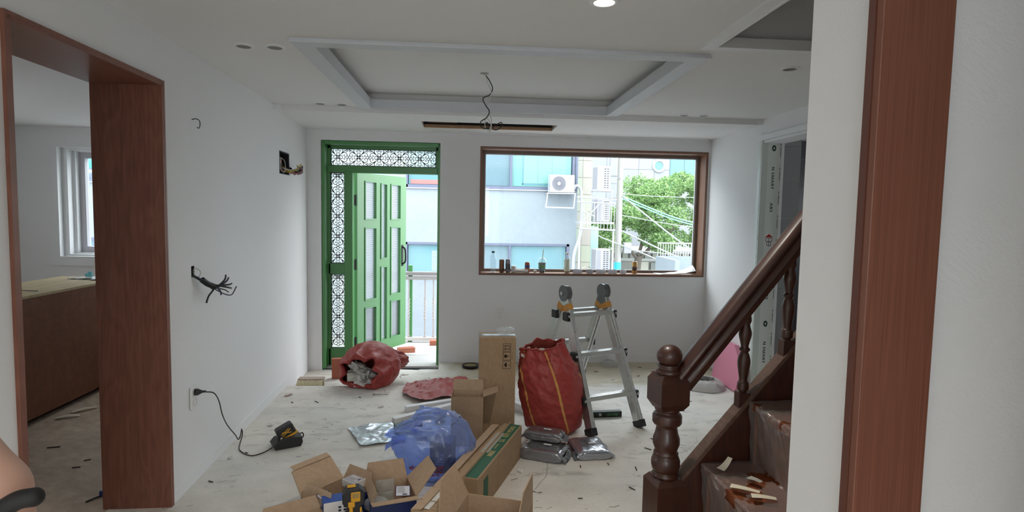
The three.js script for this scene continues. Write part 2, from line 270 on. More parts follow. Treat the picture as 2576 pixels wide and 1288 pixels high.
// bathroom behind the right wall: wing wall and back wall with single tiles
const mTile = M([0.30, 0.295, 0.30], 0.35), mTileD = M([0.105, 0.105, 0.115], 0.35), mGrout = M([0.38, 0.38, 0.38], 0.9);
{
  const w = struct('wall_bathroom', [bx(2.595, 2.80, 0, 2.3, -5.0, -4.81), bx(2.595, 4.4, 0, 2.3, -5.83, -5.815)], mGrout, 'grey tiled bathroom walls beyond the unfinished doorway', 'wall');
  for (let r = 0; r < 8; r++) part('tile', bx(2.598, 2.799, r * 0.3 + 0.002, Math.min(2.3, r * 0.3 + 0.298), -4.81, -4.803), mTile, w);
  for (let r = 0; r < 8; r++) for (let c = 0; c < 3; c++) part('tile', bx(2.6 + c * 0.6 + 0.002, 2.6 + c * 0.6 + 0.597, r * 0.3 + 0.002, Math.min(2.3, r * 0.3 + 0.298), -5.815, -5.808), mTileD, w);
  struct('wall_bathroom_side', [bx(2.6, 4.37, 0, 2.28, -3.1, -3.0), wallX(R4(3.11, 5.8, 0, 2.28), [[4.0, 4.8, 1.15, 1.85]], 4.37, 4.39)], mTile, 'unseen grey tiled side walls of the bathroom with a matching daylight opening', 'wall');  // out of view; pale tile and opening brighten the bathroom
}
// bathroom door frame still in its printed protective film
const tFilm = canvas(256, 2048, (c, W, Hh) => {
  c.fillStyle = '#e3e8e4'; c.fillRect(0, 0, W, Hh); c.fillStyle = '#d2d9d4'; c.fillRect(0, 0, 70, Hh);
  c.save(); c.translate(W / 2, 0); c.textAlign = 'center'; const dark = '#1d3a2e';
  for (let y = 60, k = 0; y < Hh; y += 235, k++) { c.save(); c.translate(10, y); c.fillStyle = dark; if (k % 3 === 0) { c.beginPath(); c.arc(0, 0, 24, 0, 7); c.fill(); c.fillStyle = '#e3e8e4'; c.fillRect(-8, -8, 16, 16); } else { c.rotate(PI / 2); c.font = 'bold 42px sans-serif'; c.fillText(k % 3 === 1 ? 'N SMART' : 'ABS', 0, 16); } c.restore(); }
  for (let y = 20; y < Hh; y += 190) { c.save(); c.translate(88, y); c.rotate(PI / 2); c.font = 'bold 26px sans-serif'; c.fillStyle = '#24483a'; c.textAlign = 'left'; c.fillText('N SMART', 0, 5); c.restore(); }
  c.restore();
});
const mFilm = M(0xffffff, 0.3, { map: tFilm });
const tFilmN = canvas(64, 1024, (c, W, Hh) => { c.fillStyle = '#dfe6e2'; c.fillRect(0, 0, W, Hh); for (let y = 20; y < Hh; y += 150) { c.save(); c.translate(30, y); c.rotate(PI / 2); c.font = '22px sans-serif'; c.fillStyle = '#3c5a4e'; c.fillText('SMART', 0, 6); c.restore(); } });
const mFilmN = M(0xffffff, 0.3, { map: tFilmN });
{
  const t = new THREE.Group(); t.name = 'door_2'; scene.add(t); tag(t, 'bathroom door frame still wrapped in printed protective film', 'door frame', null, 'structure');
  const face = (w, h, x, y, z, ry, m) => { const g = new THREE.BoxGeometry(w, h, 0.022); return part('jamb', g, m, t, [x, y, z], [0, ry, 0]); };
  face(0.19, 2.14, XR + 0.085, 1.07, -4.769, 0, mFilm);
  face(0.19, 2.14, XR + 0.085, 1.07, -3.996, PI, mFilm);
  part('head', bx(XR + 0.001, XR + 0.18, 2.117, 2.1375, -4.757, -4.008), mTrimWhite, t);
  part('casing', bc(0.045, 2.138, 0.012), mFilmN, t, [XR - 0.0065, 1.069, -4.795], [0, -PI / 2, 0]);
  part('casing', bc(0.045, 2.138, 0.012), mFilmN, t, [XR - 0.0065, 1.069, -3.97], [0, -PI / 2, 0]);
  part('casing', bx(XR - 0.013, XR - 0.0005, 2.1385, 2.184, -4.8175, -3.9475), mTrimWhite, t);
  part('door_stop', bx(XR + 0.155, XR + 0.175, 0, 2.115, -4.757, -4.745), mTrimWhite, t);
  const st = canvas(128, 192, (c) => { c.fillStyle = '#e8e8e6'; c.fillRect(0, 0, 128, 192); c.fillStyle = '#b02a22'; c.beginPath(); c.moveTo(64, 4); c.lineTo(124, 52); c.lineTo(4, 52); c.fill(); c.strokeStyle = '#39393d'; c.lineWidth = 7; c.strokeRect(18, 66, 92, 40); c.strokeRect(34, 120, 60, 44); c.beginPath(); c.moveTo(64, 60); c.lineTo(64, 184); c.stroke(); });
  part('sticker', new THREE.PlaneGeometry(0.075, 0.115), M(0xffffff, 0.5, { map: st }), t, [XR + 0.085, 1.31, -4.757]);
}

// ---------------------------------------------------------------- downlights in the ceiling
const mRing = M([0.8, 0.8, 0.79], 0.4), mReflector = M([0.22, 0.22, 0.22], 0.3, { metalness: 0.5 }), mOffLed = M([0.16, 0.155, 0.13], 0.4);
const mOn = new THREE.MeshStandardMaterial({ color: 0xffffff, emissive: lin(1, 0.93, 0.8), emissiveIntensity: 4, side: THREE.DoubleSide });
function downlight(x, z, on, label, r = 0.042) {
  const t = thing('downlight', label, 'ceiling light', [x, H, z], 0, 'recessed ceiling downlights');
  part('ring', lathe([[r * 0.84, -0.002], [r * 0.88, -0.008], [r * 1.15, -0.006], [r * 1.22, 0.0]], 32), mRing, t);
  part('reflector', lathe([[r * 0.87, -0.0065], [r * 0.7, -0.0025], [r * 0.5, -0.0018]], 28), mReflector, t);
  part(on ? 'lamp_disc' : 'led_disc', cyl(r * 0.84, r * 0.84, 0.002, 0, on ? -0.006 : -0.0012, 0, 24), on ? mOn : mOffLed, t);
  if (on) { const l = new THREE.SpotLight(lin(1, 0.93, 0.82), LAMP, 0, 1.35, 0.9, 2); l.position.set(0, -0.012, 0); l.target.position.set(0, -1, 0); l.shadow.radius = 2; t.add(l); t.add(l.target); l.name = 'lamp_beam'; l.target.name = 'lamp_aim'; }
}
downlight(0.514, -2.284, true, 'lit warm white downlight at the top edge of the picture', 0.048);
downlight(-1.129, -3.12, false, 'unlit downlight nearest the left doorway, outer of two');
downlight(-0.975, -3.12, false, 'unlit downlight beside the near left corner of the tray, inner of two');
downlight(-1.133, -4.69, false, 'unlit downlight by the left end of the ceiling step, outer of two');
downlight(-0.973, -4.70, false, 'unlit downlight by the far left corner of the tray, inner of two');
downlight(1.732, -4.68, false, 'unlit downlight by the right end of the ceiling step, inner of two');
downlight(1.893, -4.68, false, 'unlit downlight by the right end of the ceiling step, outer of two');
downlight(1.748, -3.15, false, 'lone unlit downlight right of the tray below the stair opening');
[[-0.6, 0.7], [-0.6, 2.1], [0.2, 1.4]].forEach(([x, z], i) => downlight(x, z, true, ['unseen lit downlight behind the viewer nearest the left doorway', 'unseen lit downlight behind the viewer by the rear window', 'unseen lit downlight behind the viewer beside the right partition'][i], 0.048));  // these three are out of view, placed to light the room from behind
// ---------------------------------------------------------------- wide window
const mSash = M([0.20, 0.15, 0.125], 0.45), mLining = M(0xffffff, 0.5, { map: woodTex([0.47, 0.33, 0.25], [0.58, 0.43, 0.34], 21, [2, 0.7]) });
{
  const t = new THREE.Group(); t.name = 'window_1'; scene.add(t); tag(t, 'wide picture window with brown wood lining and sill', 'window', null, 'structure');
  const [x0, x1, y0, y1] = WO, k = 0.016, zi = ZB + 0.006, zo = -6.03;
  part('lining', bx(x0, x0 + k, y0 + k, y1 - k, zo, zi), mLining, t); part('lining', bx(x1 - k, x1, y0 + k, y1 - k, zo, zi), mLining, t);
  part('lining', bx(x0, x1, y1 - k, y1, zo, zi), mLining, t); part('window_sill', bx(x0, x1, y0, y0 + k, zo, zi + 0.004), mLining, t);
  const e = 0.006; part('lining_edge', [bx(x0 - e, x0, y0 - e, y1 + e, ZB, zi), bx(x1, x1 + e, y0 - e, y1 + e, ZB, zi), bx(x0, x1, y1, y1 + e, ZB, zi), bx(x0, x1, y0 - e, y0, ZB, zi)], mWoodEdge, t);
  const s = 0.03, a = x0 + k, b = x1 - k, c = y0 + k, d = y1 - k;
  part('sash', bx(a, a + s, c, d, -6.03, -5.985), mSash, t); part('sash', bx(b - s, b, c, d, -6.03, -5.985), mSash, t);
  part('sash', bx(a + s, b - s, d - s, d, -6.03, -5.985), mSash, t); part('sash', bx(a + s, b - s, c, c + 0.026, -6.03, -5.985), mSash, t);
  part('glazing_bead', [bx(a + s, a + s + 0.008, c + 0.026, d - s, -6.02, -6.0), bx(b - s - 0.008, b - s, c + 0.026, d - s, -6.02, -6.0), bx(a + s, b - s, d - s - 0.008, d - s, -6.02, -6.0)], M([0.6, 0.6, 0.62], 0.4), t);
  part('pane', bx(a + s, b - s, c + 0.026, d - s, -6.012, -6.008), mGlass, t);
}
// window of the side room; right part, out of view, widened to admit daylight
{
  const t = new THREE.Group(); t.name = 'window_2'; scene.add(t); tag(t, 'white window with stepped casing in the side room', 'window', null, 'structure');
  const [x0, x1, y0, y1] = W2;
  for (const [d, z0, z1] of [[0.05, -5.88, ZB + 0.012], [0.10, -5.95, -5.88], [0.13, -6.02, -5.95]]) part('casing', [bx(x0, x0 + d, y0, y1, z0, z1), bx(x1 - d, x1, y0, y1, z0, z1), bx(x0 + d, x1 - d, y1 - d * 0.35, y1, z0, z1), bx(x0 + d, x1 - d, y0, y0 + d * 0.35, z0, z1)], mTrimWhite, t);
  part('window_sill', bx(x0 - 0.05, x1 + 0.05, y0 - 0.07, y0 - 0.001, ZB, ZB + 0.014), mTrimWhite, t);
  const mf = M([0.5, 0.49, 0.52], 0.45);
  part('sash', [bx(x0 + 0.13, x0 + 0.185, y0 + 0.045, y1 - 0.045, -6.06, -6.0), bx(x1 - 0.185, x1 - 0.13, y0 + 0.045, y1 - 0.045, -6.06, -6.0), bx(x0 + 0.185, x1 - 0.185, y0 + 0.045, y0 + 0.10, -6.06, -6.0), bx(x0 + 0.185, x1 - 0.185, y1 - 0.10, y1 - 0.045, -6.06, -6.0)], mf, t);
  part('pane', bx(x0 + 0.185, x1 - 0.185, y0 + 0.10, y1 - 0.10, -6.032, -6.028), mGlass, t);
}
// ---------------------------------------------------------------- green entry door
const mGreen = M([0.07, 0.25, 0.075], 0.38, { clearcoat: 0.3, clearcoatRoughness: 0.25 });
const mGreenLeaf = mGreen;
const ribBump = tex(128, 128, (u, v) => { const n = 0.5 + 0.5 * Math.sin(u * 2 * PI * 8); return [n, n, n]; }, [10, 1], false);
const mObscure = M([0.93, 0.94, 0.93], 0.55, { transmission: 0.9, thickness: 0, ior: 1.5, bumpMap: ribBump, bumpScale: 0.002 });
const slatTex = tex(64, 64, (u, v) => { const b = Math.abs((v * 8) % 1 - 0.5) < 0.2, n = b ? 0.45 + 0.1 * per(u, v, 8, 2) : 0.97; return [n * 0.97, n * 0.99, n]; }, [1, 12]);
const mReeded = M(0xffffff, 0.45, { transmission: 0.85, thickness: 0, ior: 1.5, map: slatTex });
// scrollwork: one square tile of the iron grille, as curves in its plane
function scrollTile(s) {
  const out = [], h = s / 2, spiral = (cx, cy, r, a0, turns, dir) => { const p = []; for (let i = 0; i <= 9; i++) { const t = i / 9, a = a0 + dir * turns * 2 * PI * t, q = r * (1 - 0.75 * t); p.push([cx + Math.cos(a) * q, cy + Math.sin(a) * q]); } return p; };
  for (const [a, b] of [[1, 1], [1, -1], [-1, 1], [-1, -1]]) out.push([[a * 0.04 * s, b * 0.04 * s], [a * 0.25 * s, b * 0.25 * s], [a * h, b * h]]);
  const c = []; for (let i = 0; i <= 10; i++) c.push([Math.cos(i / 10 * 2 * PI) * 0.045 * s, Math.sin(i / 10 * 2 * PI) * 0.045 * s]); out.push(c);
  for (let k = 0; k < 4; k++) {
    const rot = ([x, y]) => { for (let i = 0; i < k; i++) [x, y] = [-y, x]; return [x, y]; };
    for (const m of [1, -1]) {
      // one half of a heart: from the diagonal, out and round into a curl
      out.push([[0.16 * s, 0.16 * s * m], [0.30 * s, 0.235 * s * m], [0.41 * s, 0.19 * s * m], [0.44 * s, 0.10 * s * m], [0.39 * s, 0.035 * s * m], [0.31 * s, 0.04 * s * m], [0.28 * s, 0.09 * s * m], [0.31 * s, 0.125 * s * m], [0.345 * s, 0.105 * s * m]].map(rot));
      out.push([[0.44 * s, 0.10 * s * m], [0.5 * s, 0.0], ].map(rot));
      out.push([[0.05 * s, 0.02 * s * m], [0.16 * s, 0.075 * s * m], [0.23 * s, 0.04 * s * m], [0.2 * s, 0.012 * s * m]].map(rot));
      out.push([[0.42 * s, 0.42 * s * m], [0.47 * s, 0.33 * s * m], [0.43 * s, 0.27 * s * m], [0.385 * s, 0.30 * s * m], [0.41 * s, 0.335 * s * m]].map(rot));
    }
  }
  return out;
}
function grille(parent, x0, x1, y0, y1, z, s, r = 0.0032) {
  const gs = [], tile = scrollTile(s), across = x1 - x0, up = y1 - y0, vertical = up > across;
  const n = Math.ceil((vertical ? up : across) / s);
  for (let i = 0; i < n; i++) {
    const cx = vertical ? (x0 + x1) / 2 : x0 + s * (i + 0.5) - s * 0.15, cy = vertical ? y1 - s * (i + 0.5) + s * 0.35 : (y0 + y1) / 2;
    for (const c of tile) {
      const p = c.map(([a, b]) => V(clamp(cx + a, x0, x1), clamp(cy + b, y0, y1), z)).filter((q, k, l) => !k || q.distanceTo(l[k - 1]) > 0.002);
      if (p.length > 1 && p.some((q) => q.x > x0 + 1e-4 && q.x < x1 - 1e-4 && q.y > y0 + 1e-4 && q.y < y1 - 1e-4)) gs.push(new THREE.TubeGeometry(new THREE.CatmullRomCurve3(p), Math.max(3, p.length * 2), r, 5));
    }
  }
  gs.push(bx(x0 - 0.002, x0 + 0.006, y0, y1, z - 0.004, z + 0.004), bx(x1 - 0.006, x1 + 0.002, y0, y1, z - 0.004, z + 0.004), bx(x0, x1, y0 - 0.002, y0 + 0.006, z - 0.004, z + 0.004), bx(x0, x1, y1 - 0.006, y1 + 0.002, z - 0.004, z + 0.004));
  part('iron_grille', gs, mBlackMetal, parent);
}
const HINGE = [-1.119, -0.02, -6.075];
{
  const t = new THREE.Group(); t.name = 'door_1'; scene.add(t); tag(t, 'green wooden entry door standing open, with ironwork transom and side light', 'door', null, 'structure');
  const z0 = -6.06, z1 = -5.845, zf = -5.97;
  part('frame', rb(0.032, 2.235, z1 - z0, -1.387, 1.05, (z0 + z1) / 2, 0.004), mGreen, t);
  part('frame', rb(0.026, 2.235, 0.12, -0.279, 1.05, -6.0, 0.004), mGreen, t);
  part('frame', rb(1.10, 0.035, z1 - z0, -0.835, 2.148, (z0 + z1) / 2, 0.004), mGreen, t);
  part('transom_bar', rb(1.08, 0.066, 0.10, -0.835, 1.902, -6.0, 0.006), mGreen, t);
  part('transom_frame', [bx(-1.37, -1.345, 1.935, 2.13, -6.03, zf), bx(-0.31, -0.292, 1.935, 2.13, -6.03, zf), bx(-1.37, -0.292, 2.105, 2.13, -6.03, zf)], mGreen, t);
  part('mullion', rb(0.082, 1.95, 0.11, -1.168, 0.905, -6.0, 0.006), mGreen, t);
  part('side_rail', rb(0.165, 0.108, 0.07, -1.288, 0.913, -6.0, 0.005), mGreen, t); part('side_rail', rb(0.165, 0.20, 0.07, -1.288, 0.01, -6.0, 0.005), mGreen, t); part('side_stile', rb(0.03, 1.95, 0.07, -1.362, 0.905, -6.0, 0.004), mGreen, t);
  part('threshold', rb(1.11, 0.04, 0.2, -0.82, -0.08, -6.0, 0.006), M([0.45, 0.44, 0.43], 0.8), t);
  part('obscure_pane', bx(-1.345, -0.31, 1.935, 2.105, -6.012, -6.008), mObscure, t); grille(t, -1.345, -0.31, 1.937, 2.105, -5.985, 0.20);
  part('obscure_pane', bx(-1.347, -1.209, 0.967, 1.87, -6.012, -6.008), mObscure, t); grille(t, -1.347, -1.209, 0.967, 1.868, -5.985, 0.20);
  part('obscure_pane', bx(-1.347, -1.209, 0.11, 0.859, -6.012, -6.008), mObscure, t); grille(t, -1.347, -1.209, 0.11, 0.859, -5.985, 0.20);
  for (const y of [1.6, 0.95, 0.15]) part('hinge', [cyl(0.008, 0.008, 0.11, -1.121, y, -6.062, 12), bc(0.004, 0.10, 0.04, -1.126, y, -6.04)], mBlackMetal, t);
  // the leaf, swung outwards
  const leaf = new THREE.Group(); leaf.name = 'door_leaf'; t.add(leaf); leaf.position.set(...HINGE); leaf.rotation.y = Math.atan2(0.70, 0.42);
  const W = 0.81, Hh = 1.90, d = 0.038;
  // openings (u from the hinge, y above the foot)
  const cols = [[0.124, 0.287, [[1.435, 1.811], [0.592, 1.332], [0.133, 0.50]]], [0.378, 0.464, [[1.015, 1.80], [0.123, 0.911]]], [0.546, 0.70, [[1.434, 1.80], [0.606, 1.334], [0.127, 0.521]]]];
  const holes = cols.flatMap(([a, b, r]) => r.map(([c, e]) => [a, b, c, e]));
  part('panel_frame', slab(R4(0, W, 0, Hh), holes, d).translate(0, 0, -d / 2), mGreenLeaf, leaf);
  for (const [a, b, c, e] of holes) {
    const m = 0.012, f = (g) => part('moulding', g, mGreenLeaf, leaf);
    f([bx(a - m, a, c - m, e + m, d / 2, d / 2 + 0.008), bx(b, b + m, c - m, e + m, d / 2, d / 2 + 0.008), bx(a, b, c - m, c, d / 2, d / 2 + 0.008), bx(a, b, e, e + m, d / 2, d / 2 + 0.008)]);
    part('reeded_pane', bx(a, b, c, e, -0.008, -0.004), mReeded, leaf);
    if (a > 0.5 || a < 0.2) if (e < 0.55) { const gs = new THREE.Group(); gs.name = 'scroll_ironwork'; grille(leaf, a, b, c, e, -0.024, 0.16, 0.0022); }
  }
  part('handle', [tube([[0.745, 0.92, 0.02], [0.748, 0.95, 0.055], [0.75, 1.03, 0.06], [0.748, 1.10, 0.05], [0.745, 1.12, 0.02]], 0.010, 20, 8), bc(0.03, 0.24, 0.006, 0.745, 1.02, 0.021)], mBlackMetal, leaf);
  part('lock_plate', bc(0.004, 0.1, 0.026, 0.811, 0.98, 0), mAlu, leaf);
}
// ---------------------------------------------------------------- outside: street side seen through door and windows
const mFacade = M(0xffffff, 0.8, { map: tex(256, 256, (u, v) => { const n = 0.02 * per(u, v, 5, 2) + 0.012 * per(u, v, 40, 3); return [0.495 + n, 0.53 + n, 0.555 + n]; }, [0.2, 0.2]) });
const mSlate = M([0.09, 0.105, 0.16], 0.4), mTeal = M([0.085, 0.20, 0.23], 0.12), mAqua = M([0.12, 0.27, 0.255], 0.12), mGreyBlue = M([0.095, 0.16, 0.19], 0.12), mWhiteMetal = M([0.34, 0.35, 0.37], 0.4);
const GY = -3.2;
tag(struct('ground', bx(-40, 60, GY - 0.2, GY, -70, -6.2), M([0.25, 0.25, 0.25], 0.9), 'grey asphalt street below the windows', 'ground'), 'grey asphalt street below the windows', 'ground', null, 'structure');
{
  const b = thing('apartment_building', 'white rendered building across the street with slate framed windows', 'building');
  const win = [[-1.83, 3.29, 2.22, 3.5], [-1.83, 3.17, -0.45, 0.57], [-13.2, -6.2, 2.19, 3.5], [-13.2, -6.2, -0.6, 0.575]];
  part('wall', [wallZ(R4(-20, 3.39, GY, 8), win, -18.25, -18), bx(-20, 3.39, GY, 8, -25, -18.26)], mFacade, b);
  win.forEach(([x0, x1, y0, y1], k) => {
    const f = part('window_frame', [bx(x0, x1, y0, y0 + 0.09, -18.12, -17.98), bx(x0, x1, y1 - 0.07, y1, -18.12, -17.98), bx(x0, x0 + 0.05, y0, y1, -18.12, -17.98), bx(x1 - 0.08, x1, y0, y1, -18.12, -17.98)], mSlate, b);
    const cuts = k < 2 ? [x0 + 0.05, -0.55, 1.33, x1 - 0.08] : [x0 + 0.05, x0 + 2.4, x0 + 4.7, x1 - 0.08];
    for (let i = 0; i < 3; i++) {
      part('pane', bx(cuts[i] + 0.02, cuts[i + 1] - 0.02, y0 + 0.1, y1 - 0.08, -18.09, -18.07), [[mTeal, mGreyBlue, mAqua], [mTeal, mGreyBlue, mTeal], [mGreyBlue, mTeal, mGreyBlue], [mTeal, mTeal, mGreyBlue]][k][i], f);
      if (i) part('mullion', bx(cuts[i] - 0.035, cuts[i] + 0.035, y0 + 0.09, y1 - 0.07, -18.1, -17.99), mSlate, f);
    }
    part('sill', bx(x0 - 0.03, x1 + 0.03, y0 - 0.03, y0, -18.1, -17.93), mWhiteMetal, b);
  });
  // what can be made out behind the upper right pane
  for (let i = 0; i < 3; i++) part('cupboard_front', bx(1.72 + i * 0.44, 2.15 + i * 0.44, 2.42, 3.36, -18.069, -18.062), M([0.145, 0.30, 0.265], 0.3), b);
  part('cupboard_edge', [bx(1.68, 1.71, 2.38, 3.4, -18.069, -18.06), bx(1.68, 3.1, 2.37, 2.41, -18.069, -18.06)], mTeal, b);
  part('lamp_tube', bx(1.42, 2.15, 3.3, 3.36, -18.066, -18.06), M([0.8, 0.9, 0.9], 0.3), b);
  part('blind', Array.from({ length: 14 }, (_, i) => bx(-1.05, -0.6, -0.3 + i * 0.045, -0.275 + i * 0.045, -18.069, -18.062)), M([0.3, 0.5, 0.52], 0.5), b);
  part('red_awning', [bx(-1.7, -0.62, 2.33, 2.46, -18.069, -18.06)], M([0.45, 0.12, 0.11], 0.6), b);
  part('drainpipe', [tube([[3.47, 2.05, -17.8], [3.5, 1.6, -17.8], [3.45, 0.8, -17.8], [3.3, 0.3, -17.8], [3.28, -0.5, -17.8], [3.28, GY, -17.8]], 0.05, 40, 8), tube([[3.2, 2.22, -17.8], [3.3, 2.36, -17.8], [3.43, 2.3, -17.8], [3.47, 2.05, -17.8]], 0.05, 14, 8)], mWhiteMetal, b);
  part('dark_downpipe', [bx(3.31, 3.36, 2.2, 8, -17.99, -17.93)], mSlate, b);
}
{
  const b = thing('tiled_building', 'narrow beige tiled building beside the white one', 'building');
  part('wall', bx(3.42, 4.06, GY, 9, -23, -19), M([0.3, 0.29, 0.25], 0.8), b);
  for (let r = 0; r < 9; r++) for (let c = 0; c < 2; c++) part('tile', bx(3.43 + c * 0.31, 3.73 + c * 0.31, -0.6 + r * 0.55, -0.07 + r * 0.55, -19, -18.985), M([0.32 + 0.025 * ((r * 3 + c) % 3), 0.315 + 0.02 * ((r + c) % 3), 0.275], 0.6), b);
  part('glass_strip', bx(4.06, 4.4, GY, 1.1, -20, -19.4), M([0.28, 0.42, 0.38], 0.15), b);
}
// air conditioner outdoor units
const mAc = M([0.34, 0.34, 0.36], 0.4), mSlot = M([0.06, 0.065, 0.075], 0.6), mAcSide = M([0.22, 0.22, 0.24], 0.5);
{
  const a = thing('air_conditioner', 'white outdoor air conditioner with round fan grille on a wall bracket', 'air conditioner', [2.805, 2.13, -17.55], 0.12, 'outdoor air conditioners');
  part('body', rb(0.75, 0.52, 0.28, 0, 0.27, 0, 0.015), mAc, a);
  part('fan_ring', new THREE.TorusGeometry(0.205, 0.008, 8, 40).translate(-0.11, 0.27, 0.143), M([0.16, 0.16, 0.18], 0.5), a);
  part('fan_grille', Array.from({ length: 40 }, (_, i) => { const t = i / 40 * 2 * PI; return bar([-0.11 + Math.cos(t) * 0.05, 0.27 + Math.sin(t) * 0.05, 0.148], [-0.11 + Math.cos(t + 0.3) * 0.2, 0.27 + Math.sin(t + 0.3) * 0.2, 0.146], 0.0035, 4); }), M([0.22, 0.22, 0.25], 0.5), a);
  part('fan_recess', new THREE.CircleGeometry(0.2, 32).translate(-0.11, 0.27, 0.1415), M([0.15, 0.15, 0.17], 0.6), a);
  part('hub', cyl(0.05, 0.05, 0.012, 0, 0, 0, 24).rotateX(PI / 2).translate(-0.11, 0.27, 0.15), mAc, a);
  const t = canvas(256, 64, (c) => { c.fillStyle = '#a0a0a3'; c.fillRect(0, 0, 256, 64); c.fillStyle = '#33506e'; c.font = 'bold 48px sans-serif'; c.fillText('WINIA', 50, 50); });
  part('name_plate', new THREE.PlaneGeometry(0.17, 0.042), M(0xffffff, 0.5, { map: t }), a, [0.235, 0.43, 0.1415]);
  const k = thing('bracket', 'white angle bracket frame under the round-fan air conditioner', 'bracket', [2.805, 2.13, -17.55]);
  part('arm', [bx(-0.42, 0.42, -0.035, -0.002, -0.42, 0.18)], mWhiteMetal, k);
  part('hanging_frame', [bar([-0.42, -0.02, 0.15], [-0.47, -0.44, 0.15], 0.018), bar([0.40, -0.02, 0.15], [0.37, -0.45, 0.15], 0.018), bar([-0.47, -0.44, 0.15], [0.37, -0.45, 0.15], 0.022)], M([0.45, 0.47, 0.48], 0.5), k);
}
function slimAc(label, x, y, z, w, h, grid) {
  const a = thing('air_conditioner', label, 'air conditioner', [x, y, z], 0.25, 'outdoor air conditioners');
  part('body', rb(w, h, 0.32, 0, h / 2, 0, 0.012), mAc, a);
  part('side_louvre', Array.from({ length: 7 }, (_, i) => bx(-w / 2 - 0.004, -w / 2 - 0.001, 0.04, h - 0.04, -0.14 + i * 0.042, -0.12 + i * 0.042)), mAcSide, a);
  part('side_grille', Array.from({ length: 7 }, (_, i) => bx(-w / 2 + 0.012 + i * 0.022, -w / 2 + 0.02 + i * 0.022, 0.03, h - 0.03, 0.16, 0.164)), mAcSide, a);
  const [c, r] = grid, cw = w * 0.42 / c, rh = (h - 0.1) / r;
  for (let i = 0; i < c; i++) for (let j = 0; j < r; j++) part('slot', bx(-0.01 + i * cw + cw * 0.12, -0.01 + i * cw + cw * 0.82, 0.05 + j * rh + rh * 0.25, 0.05 + j * rh + rh * 0.72, 0.16, 0.163), mSlot, a);
}
slimAc('tall white outdoor air conditioner above the white pipe cage', 3.9, 2.202, -17, 0.42, 0.70, [2, 9]);
slimAc('white outdoor air conditioner standing inside the pipe cage', 3.92, 1.3, -17, 0.42, 0.66, [4, 9]);
slimAc('lowest white outdoor air conditioner behind the window sill', 3.94, -0.15, -17, 0.46, 0.66, [2, 9]);
{
  const c = thing('pipe_cage', 'white pipe cage railing holding an air conditioner', 'railing');
  part('rail', bar([3.12, 1.99, -16.6], [4.26, 1.94, -16.6], 0.022), mWhiteMetal, c); part('rail', bar([3.12, 1.86, -16.6], [4.24, 1.82, -16.6], 0.022), mWhiteMetal, c);
  part('rail', bar([3.2, 1.10, -16.6], [4.24, 1.06, -16.6], 0.025), mWhiteMetal, c); part('floor_grid', bx(3.22, 4.22, 1.24, 1.29, -17.3, -16.62), mWhiteMetal, c);
  for (let i = 0; i < 11; i++) part('baluster', bar([3.24 + i * 0.097, 1.08, -16.6], [3.24 + i * 0.097, 1.84, -16.6], 0.009), mWhiteMetal, c);
  part('brace', bar([3.32, 1.3, -16.62], [3.78, 1.82, -16.62], 0.02), mWhiteMetal, c); part('brace', bar([3.3, 1.6, -16.62], [3.65, 1.45, -16.62], 0.02), mWhiteMetal, c);
  part('shelf', [bx(3.62, 4.2, 2.17, 2.2, -17.2, -16.82), bar([4.18, 1.06, -16.85], [4.18, 2.17, -16.85], 0.015), bar([3.66, 1.29, -17.15], [3.66, 2.17, -17.15], 0.015)], mWhiteMetal, c);
  part('post', bar([3.24, GY, -16.7], [3.24, 1.1, -16.7], 0.03), mWhiteMetal, c); part('post', bar([4.22, GY, -16.7], [4.22, 1.1, -16.7], 0.03), mWhiteMetal, c);
}
{
  const p = thing('utility_pole', 'pale concrete utility pole in front of the tree', 'utility pole', [6.28, GY, -24]);
  part('shaft', cyl(0.10, 0.145, 13, 0, 6.5, 0, 16), M([0.36, 0.35, 0.33], 0.85), p);
  part('blue_band', cyl(0.148, 0.15, 0.3, 0, 2.6, 0, 16), M([0.05, 0.5, 0.6], 0.5), p);
  part('band', cyl(0.135, 0.135, 0.05, 0, 7.6, 0, 16), mGreyPlastic, p); part('band', cyl(0.135, 0.135, 0.05, 0, 6.2, 0, 16), mGreyPlastic, p);
  part('crossarm', [bx(-2.4, 0.4, 7.55, 7.62, 0.1, 0.18)], M([0.45, 0.45, 0.45], 0.6), p);
  part('meter_box', rb(0.32, 0.45, 0.25, 0.35, 3.35, 0.1, 0.03), mAc, p);
  const r = rng(9), wire = M([0.45, 0.5, 0.52], 0.6), wireG = M([0.25, 0.5, 0.45], 0.6);
  const W = [[[6.35, 2.3, -23.9], [8.2, 0.5, -22], [10.2, -1.2, -20]], [[6.3, 0.9, -24], [8.4, -0.1, -23], [10.5, -0.9, -22]], [[6.3, 2.3, -24], [9.2, 1.3, -24], [12.5, 1.0, -24]], [[6.3, 2.2, -24], [9.2, 1.2, -24], [12.5, 0.85, -24]], [[4.3, 1.4, -23.5], [5.3, 0.7, -24], [7.5, -0.2, -23], [9.8, -1.6, -21]], [[6.35, 1.5, -24], [9, 1.1, -24], [12, 0.95, -24]], [[4.4, 2.8, -23.8], [6.3, 2.4, -24], [12, 2.3, -25]], [[6.3, 0.1, -24], [9.0, -0.2, -24.5], [12, -1.1, -24]]];
  W.forEach((w, i) => part('wire', tube(w.map(([x, y, z]) => [x - 6.28, y - GY, z + 24]), [0.03, 0.03, 0.028, 0.028, 0.026, 0.016, 0.014, 0.016][i], 30, 5), i === 2 || i === 3 ? wireG : wire, p));
}
